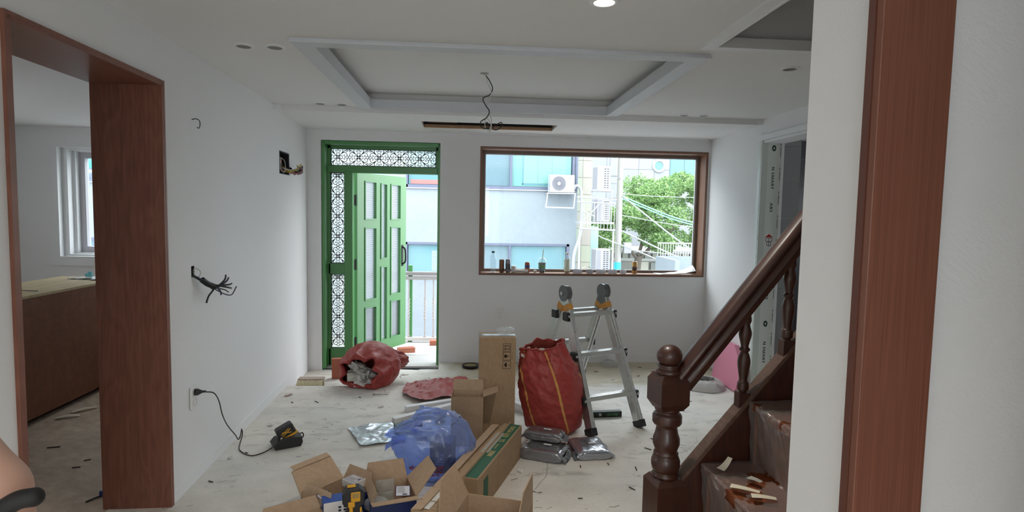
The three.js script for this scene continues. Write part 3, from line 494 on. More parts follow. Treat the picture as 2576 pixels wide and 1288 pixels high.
// tree: trunk, branches and a crown of leaves
{
  const t = thing('street_tree', 'broad leafy green tree behind the utility pole', 'tree', [8.1, GY, -27]);
  part('trunk', [tube([[0, 0, 0], [-0.1, 1.6, 0], [-0.05, 2.8, 0]], 0.17, 12, 8), tube([[-0.05, 2.6, 0], [0.8, 3.6, 0.3], [2.2, 4.6, 0.2]], 0.09, 12, 6), tube([[-0.05, 2.6, 0], [-0.8, 3.5, 0.2], [-1.4, 4.6, 0]], 0.08, 12, 6), tube([[-0.05, 2.8, 0], [0.4, 4.2, -0.3], [0.7, 5.6, -0.2]], 0.08, 12, 6)], M([0.13, 0.11, 0.09], 0.9), t);
  const r = rng(31), n = 52000, leaf = new THREE.BufferGeometry();
  leaf.setAttribute('position', new THREE.Float32BufferAttribute([0, 0, 0, 0.055, 0.02, 0.075, 0, 0, 0.17, -0.055, 0.02, 0.075], 3)); leaf.setIndex([0, 1, 2, 0, 2, 3]); leaf.computeVertexNormals();
  leaf.setAttribute('uv', new THREE.Float32BufferAttribute([0, 0, 1, 0, 1, 1, 0, 1], 2));
  const mesh = new THREE.InstancedMesh(leaf, M([1, 1, 1], 0.7, { transmission: 0.35, thickness: 0 }), n); mesh.name = 'foliage'; mesh.userData.kind = 'stuff'; t.add(mesh);
  const blobs = []; for (let i = 0; i < 64; i++) { const x = -2.3 + r() * 7.8, top = 6.0 + 0.25 * x - (x < 0 ? 0.3 * x * x * 0.4 : 0) + (r() - 0.5) * 0.5; const y = lerp(2.85 + Math.max(0, 0.1 * x), top, Math.pow(r(), 0.7)); blobs.push([x, y, (r() - 0.5) * 2.6, 0.35 + r() * 0.45]); }
  const m4 = new THREE.Matrix4(), q = new THREE.Quaternion(), e = new THREE.Euler(), col = new THREE.Color();
  for (let i = 0; i < n; i++) {
    const b = blobs[r() * blobs.length | 0], a = r() * 2 * PI, c = r() * 2 - 1, s = Math.sqrt(1 - c * c), d = b[3] * (0.75 + 0.3 * r());
    e.set(r() * 6, r() * 6, r() * 6); q.setFromEuler(e); const k = 0.42 + r() * 0.5; m4.compose(V(b[0] + Math.cos(a) * s * d * 1.25, b[1] + c * d * 0.7, b[2] + Math.sin(a) * s * d), q, V(k, k, k)); mesh.setMatrixAt(i, m4);
    const g = r(); col.setRGB(lerp(0.13, 0.36, g), lerp(0.27, 0.52, g), lerp(0.08, 0.20, g)); mesh.setColorAt(i, col);
  }
}
{
  const b = thing('panelled_building', 'large white panelled building with a round window behind the tree', 'building');
  part('wall', bx(7.2, 26, GY, 12, -46, -38), M([0.27, 0.28, 0.30], 0.7), b);
  for (let i = 0; i < 5; i++) for (let j = 0; j < 4; j++) if (!(i < 1 && j > 0)) part('panel', bx(8.0 + i * 1.05, 9.03 + i * 1.05, 2.6 + j * 0.95, 3.53 + j * 0.95, -38, -37.96), M([0.285 - 0.015 * ((i + j) % 2), 0.295 - 0.015 * ((i + j) % 2), 0.315], 0.6), b);
  const w = part('round_window_frame', new THREE.TorusGeometry(0.36, 0.09, 10, 36).translate(12.48, 4.74, -37.95), M([0.36, 0.36, 0.345], 0.5), b); part('pane', new THREE.CylinderGeometry(0.34, 0.34, 0.03, 32).rotateX(PI / 2).translate(12.48, 4.74, -37.96), M([0.12, 0.33, 0.45], 0.1), w);
  const f = part('window_frame', [bx(9.25, 9.95, 4.05, 5.6, -38.0, -37.9)], mWhiteMetal, b); part('pane', bx(9.3, 9.58, 4.12, 5.5, -37.9, -37.88), M([0.25, 0.42, 0.5], 0.1), f); part('pane', bx(9.62, 9.9, 4.12, 5.5, -37.9, -37.88), M([0.4, 0.6, 0.66], 0.1), f);
  const g = part('glass_band_frame', bx(13.2, 22, 3.2, 7.5, -38, -37.95), mGreyBlue, b); for (let i = 0; i < 4; i++) part('pane', bx(13.25 + i * 0.95, 14.15 + i * 0.95, 3.3, 7.4, -37.95, -37.93), M([0.12, 0.32, 0.4], 0.1), g);
}
{
  const h = thing('low_house', 'low house with a slatted wall below the tree', 'house', [0, 0, -30]);
  const mw = M([0.33, 0.33, 0.31], 0.8), mb = M([0.42, 0.42, 0.41], 0.7);
  part('wall', bx(4.6, 14, GY, -0.36, -5, -0.1), mw, h); part('beam', bx(7.6, 14, -0.45, -0.32, -0.1, 0.15), mb, h); part('beam', bx(7.6, 14, -0.86, -0.72, -0.1, 0.15), mb, h);
  for (let i = 0; i < 12; i++) part('slat', bx(7.7 + i * 0.4, 7.98 + i * 0.4, -0.72, -0.45, -0.1, 0.02), M([0.36 + 0.04 * (i % 2), 0.36 + 0.04 * (i % 2), 0.35], 0.8), h);
  part('doorway', bx(8.9, 9.5, GY, -0.9, -0.1, 0.0), M([0.6, 0.58, 0.5], 0.8), h); part('dark_opening', bx(9.62, 10.7, -1.5, -0.95, -0.1, 0.03), M([0.3, 0.31, 0.3], 0.8), h); part('yellow_panel', bx(10.9, 12.4, GY, -0.95, -0.1, 0.02), M([0.6, 0.55, 0.36], 0.8), h);
  const s = thing('shed', 'grey-green shed wall behind the pole', 'shed', [0, 0, -28]);
  part('wall', bx(4.3, 6.7, GY, 0.35, -2, 0), M([0.16, 0.2, 0.17], 0.8), s); for (let i = 0; i < 5; i++) part('board', bx(4.35, 6.6, -0.9 + i * 0.22, -0.75 + i * 0.22, 0, 0.04), M([0.22 + 0.03 * (i % 2), 0.25, 0.22], 0.8), s);
  part('roof', bx(4.2, 6.7, 0.35, 0.45, -2, 0.3), M([0.55, 0.5, 0.46], 0.8), s);
  const c = thing('parked_car', 'dark parked car whose roof shows above the sill', 'car', [9.9, GY, -26.5], 0.0);
  const body = new THREE.Shape(); [[-1.5, 0.3], [2.2, 0.3], [2.2, 0.85], [1.2, 1.0], [0.75, 1.45], [-0.75, 1.5], [-1.35, 1.0], [-1.5, 0.9]].forEach(([x, y], i) => (i ? body.lineTo(x, y + 0.2) : body.moveTo(x, y + 0.2)));
  part('body', new THREE.ExtrudeGeometry(body, { depth: 1.6, bevelSize: 0.05, bevelThickness: 0.05 }).translate(0, 0, -0.8), M([0.10, 0.12, 0.14], 0.25, { clearcoat: 1 }), c);
  part('window', bx(-0.6, 0.7, 1.25, 1.6, -0.87, 0.87), M([0.03, 0.05, 0.06], 0.1), c);
  for (const [x, z] of [[-0.9, 0.8], [1.4, 0.8], [-0.9, -0.8], [1.4, -0.8]]) part('wheel', cyl(0.3, 0.3, 0.2, 0, 0, 0, 20).rotateX(PI / 2).translate(x, 0.3, z), mBlack, c);
}
{
  const b = thing('white_balcony', 'white parapet with slim railing at the lower right of the window', 'balcony', [5.1, 0, -14]);
  part('parapet', bx(0, 2.4, GY, 0.42, -1.5, -1.38), mFacade, b); part('parapet', bx(0, 0.12, GY, 0.42, -1.38, 0), mFacade, b); part('slab', bx(0, 2.4, -0.6, -0.5, -1.38, 0), mFacade, b);
  part('rail', bx(0.02, 2.4, 0.76, 0.79, -1.46, -1.42), mWhiteMetal, b); for (let i = 0; i < 14; i++) part('baluster', bx(0.03 + i * 0.07, 0.045 + i * 0.07, 0.42, 0.77, -1.45, -1.435), mWhiteMetal, b);
}
{
  const p = thing('neighbour_pillar', 'pale pillar with gutter outside the side room window', 'pillar', [-5.69, GY, -9.1]);
  part('shaft', bx(-0.09, 0.07, 0, 5.0, -0.1, 0.1), M([0.5, 0.45, 0.45], 0.8), p); part('gutter', rb(0.22, 0.05, 0.2, 0.12, 5.19, 0, 0.01), mWhiteMetal, p); part('bracket', bx(0.06, 0.10, 4.6, 5.17, -0.02, 0.02), mWhiteMetal, p);
  const c = thing('green_canopy', 'green curved canopy outside the side room window', 'canopy', [-5.65, 2.02, -9.1]);
  part('shell', surf((u, v) => [0.03 + 0.19 * Math.sin(v * PI / 2) - 0.1, 0.03 + 0.24 * Math.cos(v * PI / 2), -0.5 + u], 8, 10), M([0.06, 0.5, 0.36], 0.5, { transmission: 0.4, thickness: 0 }), c);
}
// balcony outside the green door
const mStone = M([0.40, 0.39, 0.38], 0.85);
struct('floor_balcony', bx(-2.0, 0.6, -0.4, -0.1, -7.45, -6.08), mStone, 'pale concrete balcony floor outside the entry door', 'floor');
{
  const r = thing('balcony_railing', 'metal balcony railing with twisted balusters outside the door', 'railing', [0, -0.1, -7.2]);
  const mr = M([0.5, 0.46, 0.45], 0.5);
  part('top_rail', rb(2.4, 0.045, 0.06, -0.75, 0.845, 0, 0.008), M([0.28, 0.26, 0.26], 0.4), r); part('top_rail', rb(2.4, 0.04, 0.05, -0.75, 0.79, 0, 0.008), M([0.36, 0.34, 0.33], 0.4), r);
  part('bottom_rail', rb(2.4, 0.045, 0.05, -0.75, 0.04, 0, 0.008), M([0.62, 0.58, 0.56], 0.5), r);
  for (const x of [-1.5, -1.3, -1.1, -0.9, -0.691, -0.496, -0.393, -0.19, 0.0]) {
    const b = part('baluster', [bc(0.018, 0.72, 0.018, x, 0.42, 0)], mr, r);
    part('twist', surf((u, v) => { const a = u * 2 * PI, k = 0.0125 * (1 + 0.35 * Math.cos(2 * a + v * 40)); return [x + Math.cos(a) * k, 0.28 + v * 0.26, Math.sin(a) * k]; }, 12, 40, true), mr, b);
    part('collar', bc(0.032, 0.02, 0.032, x, 0.075, 0), mr, b);
  }
  part('end_post', rb(0.05, 0.95, 0.06, -0.675, 0.47, -0.03, 0.006), mGreenLeaf, r);
  part('foot', bc(0.05, 0.03, 0.05, -1.5, 0.015, 0), mr, r); part('foot', bc(0.05, 0.03, 0.05, 0.0, 0.015, 0), mr, r);
}
// ---------------------------------------------------------------- staircase at the right
{
  const t = thing('staircase', 'dark varnished wooden staircase with turned newel post and handrail', 'staircase', [0, 0, 0]);
  const rise = 0.215, run = 0.161, nx = (k) => 0.832 + (k - 3) * run, zF = -1.93, zN = -1.153;
  const mTread = M(0xffffff, 0.45, { map: woodTex([0.42, 0.22, 0.12], [0.56, 0.30, 0.16], 33, [2, 2]) });
  for (let k = 1; k <= 10; k++) {
    const z = k < 3 ? -1.895 : zF;
    part('tread', rb(run + 0.045, 0.034, zN - z, nx(k) + (run + 0.045) / 2, k * rise - 0.017, (zN + z) / 2, 0.006), mTread, t);
    part('riser', bx(nx(k) + 0.022, nx(k) + 0.04, (k - 1) * rise, k * rise - 0.034, z, zN), mTread, t);
  }
  const top = (x) => 0.575 + 1.215 * (x - 0.752);
  const side = new THREE.Shape(); side.moveTo(0.75, top(0.75)); side.lineTo(2.4, top(2.4)); side.lineTo(2.4, top(2.4) - 0.5); side.lineTo(0.92, 0.0); side.lineTo(0.75, 0.0); side.closePath();
  part('stringer', new THREE.ExtrudeGeometry(side, { depth: 0.046, bevelEnabled: false }).translate(0, 0, -1.978), mVarnish, t);
  const len = Math.hypot(1, 1.215) * 1.6;
  part('stringer_cap', bc(len, 0.012, 0.058), mStringTop, t, [0.75 + 0.8, top(1.55) + 0.009, -1.955], [0, 0, Math.atan(1.215)]);
  part('riser_trim', [bx(nx(4) + 0.015, nx(4) + 0.024, 3 * rise, 4 * rise - 0.036, -1.929, -1.922), bx(nx(3) + 0.015, nx(3) + 0.024, 2 * rise, 3 * rise - 0.036, -1.929, -1.922)], M([0.32, 0.09, 0.03], 0.5), t);
  // newel: square blocks with chamfered ends and turned parts between
  const sq = (h, y0, y1, ch) => { const g = new THREE.LatheGeometry([[0.002, y0], [h * 0.72, y0], [h, y0 + ch], [h, y1 - ch], [h * 0.72, y1], [0.002, y1]].map(([r, y]) => new THREE.Vector2(r * Math.SQRT2, y)), 4, PI / 4).toNonIndexed(); g.computeVertexNormals(); return g; };
  const nw = new THREE.Group(); nw.name = 'newel_post'; t.add(nw); nw.position.set(0.706, 0, -1.958); nw.rotation.y = 0.16;
  part('lower_block', sq(0.055, 0, 0.592, 0.02), mVarnish, nw);
  part('turned_shaft', lathe([[0.03, 0.585], [0.044, 0.588], [0.046, 0.60], [0.038, 0.605], [0.038, 0.611], [0.046, 0.617], [0.0495, 0.633], [0.0495, 0.648], [0.044, 0.664], [0.039, 0.667], [0.0425, 0.671], [0.0425, 0.677], [0.037, 0.681], [0.041, 0.694], [0.0465, 0.709], [0.046, 0.727], [0.0395, 0.745], [0.036, 0.765], [0.037, 0.775], [0.046, 0.778], [0.0505, 0.785], [0.0505, 0.808], [0.046, 0.816], [0.039, 0.819], [0.039, 0.825], [0.044, 0.83], [0.04, 0.84]], 32), mVarnish, nw);
  part('upper_block', sq(0.053, 0.832, 0.957, 0.024), mVarnish, nw);
  part('collar', lathe([[0.03, 0.948], [0.044, 0.955], [0.046, 0.966], [0.038, 0.974], [0.034, 0.98], [0.04, 0.985], [0.034, 0.99]], 32), mVarnish, nw);
  part('ball', new THREE.SphereGeometry(0.043, 32, 22).scale(1.02, 0.92, 1.02).translate(0, 1.018, 0), mVarnish, nw);
  // handrail
  const a = Math.atan(1.30), pr = new THREE.Shape();
  [[-0.026, -0.038], [0.026, -0.038], [0.03, -0.018], [0.024, -0.008], [0.024, 0.002], [0.036, 0.012], [0.038, 0.022], [0.026, 0.036], [0.008, 0.041], [-0.008, 0.041], [-0.026, 0.036], [-0.038, 0.022], [-0.036, 0.012], [-0.024, 0.002], [-0.024, -0.008], [-0.03, -0.018]].concat([[-0.026, -0.038]]).forEach(([x, y], i, l) => { if (!i) pr.moveTo(x, y); else if (i === 1 || i === l.length - 1) pr.lineTo(x, y); else if (i === 2) pr.splineThru(l.slice(2, -1).map(([a, b]) => new THREE.Vector2(a, b))); });
  const rail = new THREE.ExtrudeGeometry(pr, { depth: 2.1, bevelEnabled: false, curveSegments: 5 }).rotateY(PI / 2); // along +x
  part('handrail', rail, mVarnish, t, [0.745, 0.925, -1.955], [0, 0, a]);
  // balusters
  const railBot = (x) => 0.878 + 1.30 * (x - 0.768);
  for (const x of [0.972, 1.123, 1.274, 1.425, 1.576]) {
    const y0 = top(x) + 0.002, h = railBot(x) + 0.03 - y0, p = [[0.018, 0.1], [0.019, 0.13], [0.013, 0.15], [0.019, 0.17], [0.019, 0.24], [0.014, 0.27], [0.018, 0.36], [0.022, 0.47], [0.016, 0.55], [0.013, 0.57], [0.019, 0.6], [0.013, 0.63], [0.016, 0.68], [0.022, 0.77], [0.015, 0.86], [0.019, 0.9], [0.019, 0.93], [0.015, 1.0]];
    const b = part('baluster', lathe(new THREE.SplineCurve(p.map(([r, y]) => new THREE.Vector2(r, y * h))).getPoints(70).map((q) => [q.x, q.y]), 20), mVarnish, t, [x, y0, -1.955]);
    part('base_block', bc(0.04, 0.13 * h + 0.03, 0.04, 0, 0.065 * h - 0.012, 0), mVarnish, b);
  }
  // clear dust sheet taped over the steps, torn open on one tread
  const prof = []; for (let k = 2; k <= 8; k++) { prof.push([nx(k) + 0.012, (k - 1) * rise + 0.012], [nx(k) - 0.004, k * rise - 0.034], [nx(k) - 0.006, k * rise + 0.004], [nx(k) + run * 0.5, k * rise + 0.006], [nx(k + 1) + 0.004, k * rise + 0.008]); }
  const curve = (u) => { const q = u * (prof.length - 1), i = Math.min(prof.length - 2, q | 0), f = q - i; return [lerp(prof[i][0], prof[i + 1][0], f), lerp(prof[i][1], prof[i + 1][1], f)]; };
  const sheet = surf((u, v) => { const [x, y] = curve(u), z = -1.918 + v * 0.755, w = 0.011 * ridge(x * 26 + z * 9, y * 26, z * 20) + 0.005 * N3(x * 70, y * 70, z * 50); return [x - Math.abs(w) - 0.003, y + Math.abs(w) * 0.7, z]; }, 200, 70, false,
    (u, v) => { const [x, y] = curve(u), z = -1.918 + v * 0.755; if (Math.abs(y - 3 * rise) > 0.03) return y > 3.9 * rise && y < 4.15 * rise && Math.abs(z + 1.72 + 0.3 * N3(x * 8, 2, z * 5)) < 0.025; return Math.abs(z + 1.70 + (x - 0.9) * 0.7 + 0.12 * N3(x * 14, 1, z * 12)) < 0.045 && N3(x * 30, 3, z * 22) > -0.25; });
  const ps = single('dust_sheet', sheet, M([0.80, 0.78, 0.76], 0.14, { transmission: 0.86, thickness: 0, specularIntensity: 1, ior: 1.7 }), 'torn clear plastic dust sheet taped over the stair treads', 'plastic sheet');
  const mTape = M([0.72, 0.66, 0.52], 0.7);
  [[0.868, -1.70, 0.3, 'longest cream paper scrap at the front of the stair tread', 0.085], [0.90, -1.645, 0.55, 'cream paper scrap nearest the white wall on the stair tread', 0.07], [0.872, -1.85, 1.4, 'curled paper scrap at the back corner of the stair tread', 0.05], [0.93, -1.76, -0.1, 'dusty grey paper strip in the middle of the stair tread', 0.045]].forEach(([x, z, r, l, s], i) => single('paper_scrap', surf((u, v) => [(u - 0.5) * s, 0.002 * Math.sin(u * 3) + (i === 2 ? 0.03 * u * u : 0), (v - 0.5) * 0.03 * (1 - 0.4 * u)], 8, 2), i === 3 ? M([0.38, 0.38, 0.34], 0.8) : mTape, l, 'paper scrap', [x, 3 * rise + 0.019, z], [0, r - 0.9, 0], 'paper scraps on the stairs'));
}
// ---------------------------------------------------------------- folding ladder
{
  const t = thing('folding_ladder', 'aluminium folding ladder standing open beside the red sack', 'ladder', [1.055, 0, -3.9075], 0.397);
  const hz = -0.435, hy = 0.91, mJoint = M([0.14, 0.14, 0.15], 0.35, { metalness: 0.5 }), mOrange = M([0.55, 0.26, 0.05], 0.5);
  const P = (f, x, k) => [x, lerp(hy, 0, k), hz + (f ? 1 : -1) * 0.435 * k];
  for (const f of [1, 0]) {
    for (const s of [-1, 1]) {
      const X = (k) => s * lerp(0.168, 0.2, k);
      part('rail', [beam(P(f, X(0), 0.04), P(f, X(0.95), 0.95), 0.036, 0.066, V(0, 0, 1))], mAlu, t);
      part('outer_rail', [beam(P(f, X(0.16) + s * 0.012, 0.16), P(f, X(0.985) + s * 0.014, 0.985), 0.016, 0.082, V(0, 0, 1))], mAlu, t);
      part('foot', [beam(P(f, X(0.945) + s * 0.008, 0.945), P(f, X(1) + s * 0.008, 0.997), 0.05, 0.09, V(0, 0, 1))], mBlack, t);
      part('clamp', beam(P(f, X(0.09), 0.075), P(f, X(0.12), 0.125), 0.044, 0.068, V(0, 0, 1)), mOrange, t);
    }
    for (const k of [0.15, 0.44, 0.745]) {
      const w = lerp(0.168, 0.2, k) + 0.03, [, y, z] = P(f, 0, k);
      const r = part('rung', [rb(w * 2, 0.032, 0.058, 0, y, z + (f ? 0.012 : -0.012), 0.006)], mAlu, t);
      part('tread_rib', [bx(-w + 0.02, w - 0.02, y + 0.014, y + 0.017, z - 0.01, z - 0.004), bx(-w + 0.02, w - 0.02, y + 0.014, y + 0.017, z + 0.012, z + 0.018)], mAlu, r);
      for (const s of [-1, 1]) { part('rung_bracket', rb(0.03, 0.062, 0.068, s * (w + 0.004), y - 0.012, z + (f ? 0.012 : -0.012), 0.008), mBlack, t); part('bolt', cyl(0.009, 0.009, 0.008, 0, 0, 0, 12).rotateX(PI / 2).translate(s * (w + 0.004), y - 0.004, z + (f ? 0.05 : -0.05)), mAlu, t); }
    }
  }
  for (const s of [-1, 1]) {
    const h = part('hinge', [cyl(0.056, 0.056, 0.036, 0, 0, 0, 28).rotateZ(PI / 2).translate(s * 0.165, hy + 0.012, hz), cyl(0.06, 0.06, 0.01, 0, 0, 0, 28).rotateZ(PI / 2).translate(s * 0.187, hy + 0.012, hz), beam(P(1, s * 0.165, 0), P(1, s * 0.167, 0.13), 0.034, 0.062, V(0, 0, 1)), beam(P(0, s * 0.165, 0), P(0, s * 0.167, 0.13), 0.034, 0.062, V(0, 0, 1))], mJoint, t);
    part('lock_knob', [cyl(0.014, 0.014, 0.016, 0, 0, 0, 16).rotateZ(PI / 2).translate(s * 0.20, hy + 0.012, hz)], mAlu, h);
  }
  const lt = canvas(64, 512, (c) => { c.fillStyle = '#bdbcb8'; c.fillRect(0, 0, 64, 512); c.fillStyle = '#222'; c.save(); c.translate(40, 60); c.rotate(PI / 2); c.font = 'bold 40px sans-serif'; c.fillText('AL', 0, 10); c.font = '22px sans-serif'; c.fillText('120kg', 80, 6); c.restore(); c.fillStyle = '#a33'; c.fillRect(12, 330, 40, 50); });
  part('sticker', new THREE.PlaneGeometry(0.026, 0.2), M(0xffffff, 0.5, { map: lt }), t, [-0.186, 0.70, hz + 0.435 * 0.23 + 0.042], [-0.445, 0, 0.03]);
}
// ---------------------------------------------------------------- cardboard boxes
// open carton: w along x, d along z, h up; flaps = {px, nx, pz, nz: [length, angle]} (0 = upright, positive = folded outwards)
function carton(t, w, d, h, flaps, out = mCard, inn = mCardIn, th = 0.004, closed = false) {
  const skin = (o) => [o[0] ? out : inn, o[1] ? out : inn, mCardEdge, out, o[2] ? out : inn, o[3] ? out : inn];
  const pn = (ww, hh, dd, x, y, z, o, name = 'panel') => part(name, bc(ww, hh, dd), skin(o), t, [x, y, z]);
  pn(th, h, d, -w / 2 + th / 2, h / 2, 0, [0, 1, 1, 1]); pn(th, h, d, w / 2 - th / 2, h / 2, 0, [1, 0, 1, 1]);
  pn(w - th * 2, h, th, 0, h / 2, -d / 2 + th / 2, [1, 1, 0, 1]); pn(w - th * 2, h, th, 0, h / 2, d / 2 - th / 2, [1, 1, 1, 0]);
  part('bottom_panel', bc(w - th * 2, th, d - th * 2, 0, th / 2, 0), inn, t);
  for (const [k, f] of Object.entries(flaps)) {
    const [L, ang, cut = 0.006] = f, along = k[1] === 'x' ? d : w, s = k[0] === 'p' ? 1 : -1;
    const sh = new THREE.Shape(); sh.moveTo(-along / 2, 0); sh.lineTo(along / 2, 0); sh.lineTo(along / 2 - cut, L); sh.lineTo(-along / 2 + cut, L); sh.closePath();
    const g = new THREE.ExtrudeGeometry(sh, { depth: th, bevelEnabled: false }).translate(0, 0, -th); // inside faces -z, outside +z... built facing +z
    const fl = part('flap', g, [k === 'pz' || k === 'nz' || true ? inn : out, mCardEdge], t);
    fl.rotation.order = 'YXZ';
    if (k[1] === 'x') { fl.position.set(s * w / 2, h, 0); fl.rotation.y = s * PI / 2; } else { fl.position.set(0, h, s * d / 2); fl.rotation.y = s > 0 ? 0 : PI; }
    fl.rotation.x = ang;
  }
  return t;
}
const mTapeClear = M([0.80, 0.80, 0.76], 0.12, { transmission: 0.45, thickness: 0, specularIntensity: 2 });
{
  // tall closed carton
  const t = thing('tall_carton', 'tall closed cardboard carton standing upright with handling symbols', 'box', [0.2175, 0, -3.97], 0.0);
  part('body', rb(0.245, 0.668, 0.19, 0, 0.334, 0, 0.003), mCard, t);
  const sy = canvas(256, 640, (c) => {
    c.clearRect(0, 0, 256, 640); c.strokeStyle = '#2b1d13'; c.fillStyle = '#2b1d13'; c.lineWidth = 9;
    for (let i = 0; i < 3; i++) { c.strokeRect(14, 14 + i * 205, 176, 180); c.save(); c.translate(102, 104 + i * 205); c.rotate(-PI / 2);
      if (i === 0) { c.fillRect(-58, 52, 116, 10); for (const s of [-34, 34]) { c.fillRect(s - 7, -40, 14, 88); c.beginPath(); c.moveTo(s - 24, -32); c.lineTo(s + 24, -32); c.lineTo(s, -66); c.fill(); } }
      if (i === 1) { c.beginPath(); c.moveTo(-40, -58); c.lineTo(40, -58); c.quadraticCurveTo(36, 10, 5, 14); c.lineTo(5, 50); c.lineTo(32, 58); c.lineTo(-32, 58); c.lineTo(-5, 50); c.lineTo(-5, 14); c.quadraticCurveTo(-36, 10, -40, -58); c.fill(); }
      if (i === 2) { c.beginPath(); c.arc(0, 0, 54, PI, 0); c.fill(); c.fillRect(-4, 0, 8, 50); c.beginPath(); c.lineWidth = 8; c.arc(-14, 50, 14, 0, PI); c.stroke(); }
      c.restore(); }
    c.font = '20px sans-serif'; c.save(); c.translate(232, 400); c.rotate(-PI / 2); c.fillText('HANDLE WITH CARE', 0, 0); c.restore();
  });
  part('handling_symbols', new THREE.PlaneGeometry(0.075, 0.185), M(0xffffff, 0.85, { map: sy, transparent: true }), t, [0.07, 0.54, 0.0962]);
  part('packing_tape', [bx(-0.1235, 0.1235, 0.6685, 0.6692, -0.028, 0.028), bx(-0.1236, -0.1229, 0.57, 0.669, -0.028, 0.028), bx(-0.1236, -0.1229, 0.3, 0.669, 0.045, 0.085)], mTapeClear, t);
  const st = canvas(128, 512, (c) => { c.fillStyle = '#a9825c'; c.fillRect(0, 0, 128, 512); c.fillStyle = '#3a2a1e'; c.save(); c.translate(50, 500); c.rotate(-PI / 2); c.font = 'bold 44px sans-serif'; c.fillText('LED T5 LIGHTING', 0, 20); c.restore(); });
  part('printed_side', new THREE.PlaneGeometry(0.06, 0.4), M(0xffffff, 0.8, { map: st }), t, [-0.1232, 0.25, 0.02], [0, -PI / 2, 0]);
}
{
  const t = thing('small_carton', 'small open cardboard box in front of the tall carton', 'box', [0.022, 0, -3.765], -0.05);
  carton(t, 0.205, 0.155, 0.325, { px: [0.10, 1.25], nz: [0.07, 0.1] });
  part('fold_line', bx(-0.1, 0.1, 0.205, 0.2065, 0.0775, 0.0782), mCardEdge, t);
}
// two long lamp cartons side by side
{
  const dir = Math.atan2(-0.362, 0.932); // local +z runs towards the viewer
  const t = thing('long_lamp_carton', 'long narrow carton with a green band reading T5 20W', 'box', [0.160, 0, -3.175], dir);
  const L = 0.78, w = 0.115, h = 0.2;
  part('body', rb(w, h, L, 0, h / 2, 0, 0.003), mCard, t);
  const gt = canvas(1024, 80, (c) => { c.fillStyle = '#1d5a40'; c.fillRect(0, 0, 1024, 80); c.fillStyle = '#c8a86a'; c.textBaseline = 'middle'; c.font = 'bold 52px sans-serif'; c.fillText('ORGA LED', 40, 42); c.fillText('T5', 330, 42); c.font = '26px sans-serif'; c.fillText('1200mm', 420, 46); c.font = 'bold 52px sans-serif'; c.fillText('20W', 560, 42); });
  part('green_band', new THREE.PlaneGeometry(L - 0.01, 0.062).rotateX(-PI / 2).rotateY(-PI / 2), M(0xffffff, 0.6, { map: gt }), t, [0.018, h + 0.0008, 0]);
  part('packing_tape', surf((u, v) => [-0.045 + u * 0.045, h + 0.002 + 0.0035 * Math.abs(N3(u * 3, v * 40, 1)), -0.22 + v * 0.3], 6, 60), mTapeClear, t);
  part('green_panel', bx(w / 2 + 0.0003, w / 2 + 0.001, 0.03, 0.16, 0.24, 0.31), M([0.015, 0.10, 0.055], 0.6), t);
  part('crease', bx(w / 2 + 0.0003, w / 2 + 0.001, 0.004, h - 0.004, 0.08, 0.082), mCardEdge, t);
  const a = thing('long_lamp_carton', 'plain long carton left of the green-banded one, tape peeling off its top', 'box', [0.030, 0, -3.05], dir);
  const L2 = 1.12; carton(a, 0.125, L2, 0.18, { nx: [0.05, -1.45], px: [0.035, 0.02] });
  part('lid', bc(0.117, 0.004, L2 - 0.008, 0, 0.172, 0), mCard, a);
  part('white_tape', surf((u, v) => [-0.02 + u * 0.032, 0.1765 + 0.004 * Math.abs(N3(v * 9, u, 2)), 0.17 + v * 0.36], 4, 30), M([0.72, 0.70, 0.66], 0.4), a);
  part('strapping', Array.from({ length: 3 }, (_, i) => bx(-0.0635, 0.0635, 0.181, 0.1818, 0.2 + i * 0.13, 0.204 + i * 0.13)), M([0.25, 0.16, 0.09], 0.6), a);
  part('corrugated_edge', Array.from({ length: 22 }, (_, i) => bx(0.022, 0.056, 0.1745, 0.178, 0.16 + i * 0.017, 0.168 + i * 0.017)), mCardIn, a);
}
{
  const t = thing('open_carton', 'large open cardboard carton with raised flaps at the bottom edge', 'box', [0.10, 0, -2.24], -0.316);
  carton(t, 0.285, 0.36, 0.295, { nx: [0.17, 0.18, 0.10], px: [0.17, 0.10, 0.10], pz: [0.15, 1.9] });
}
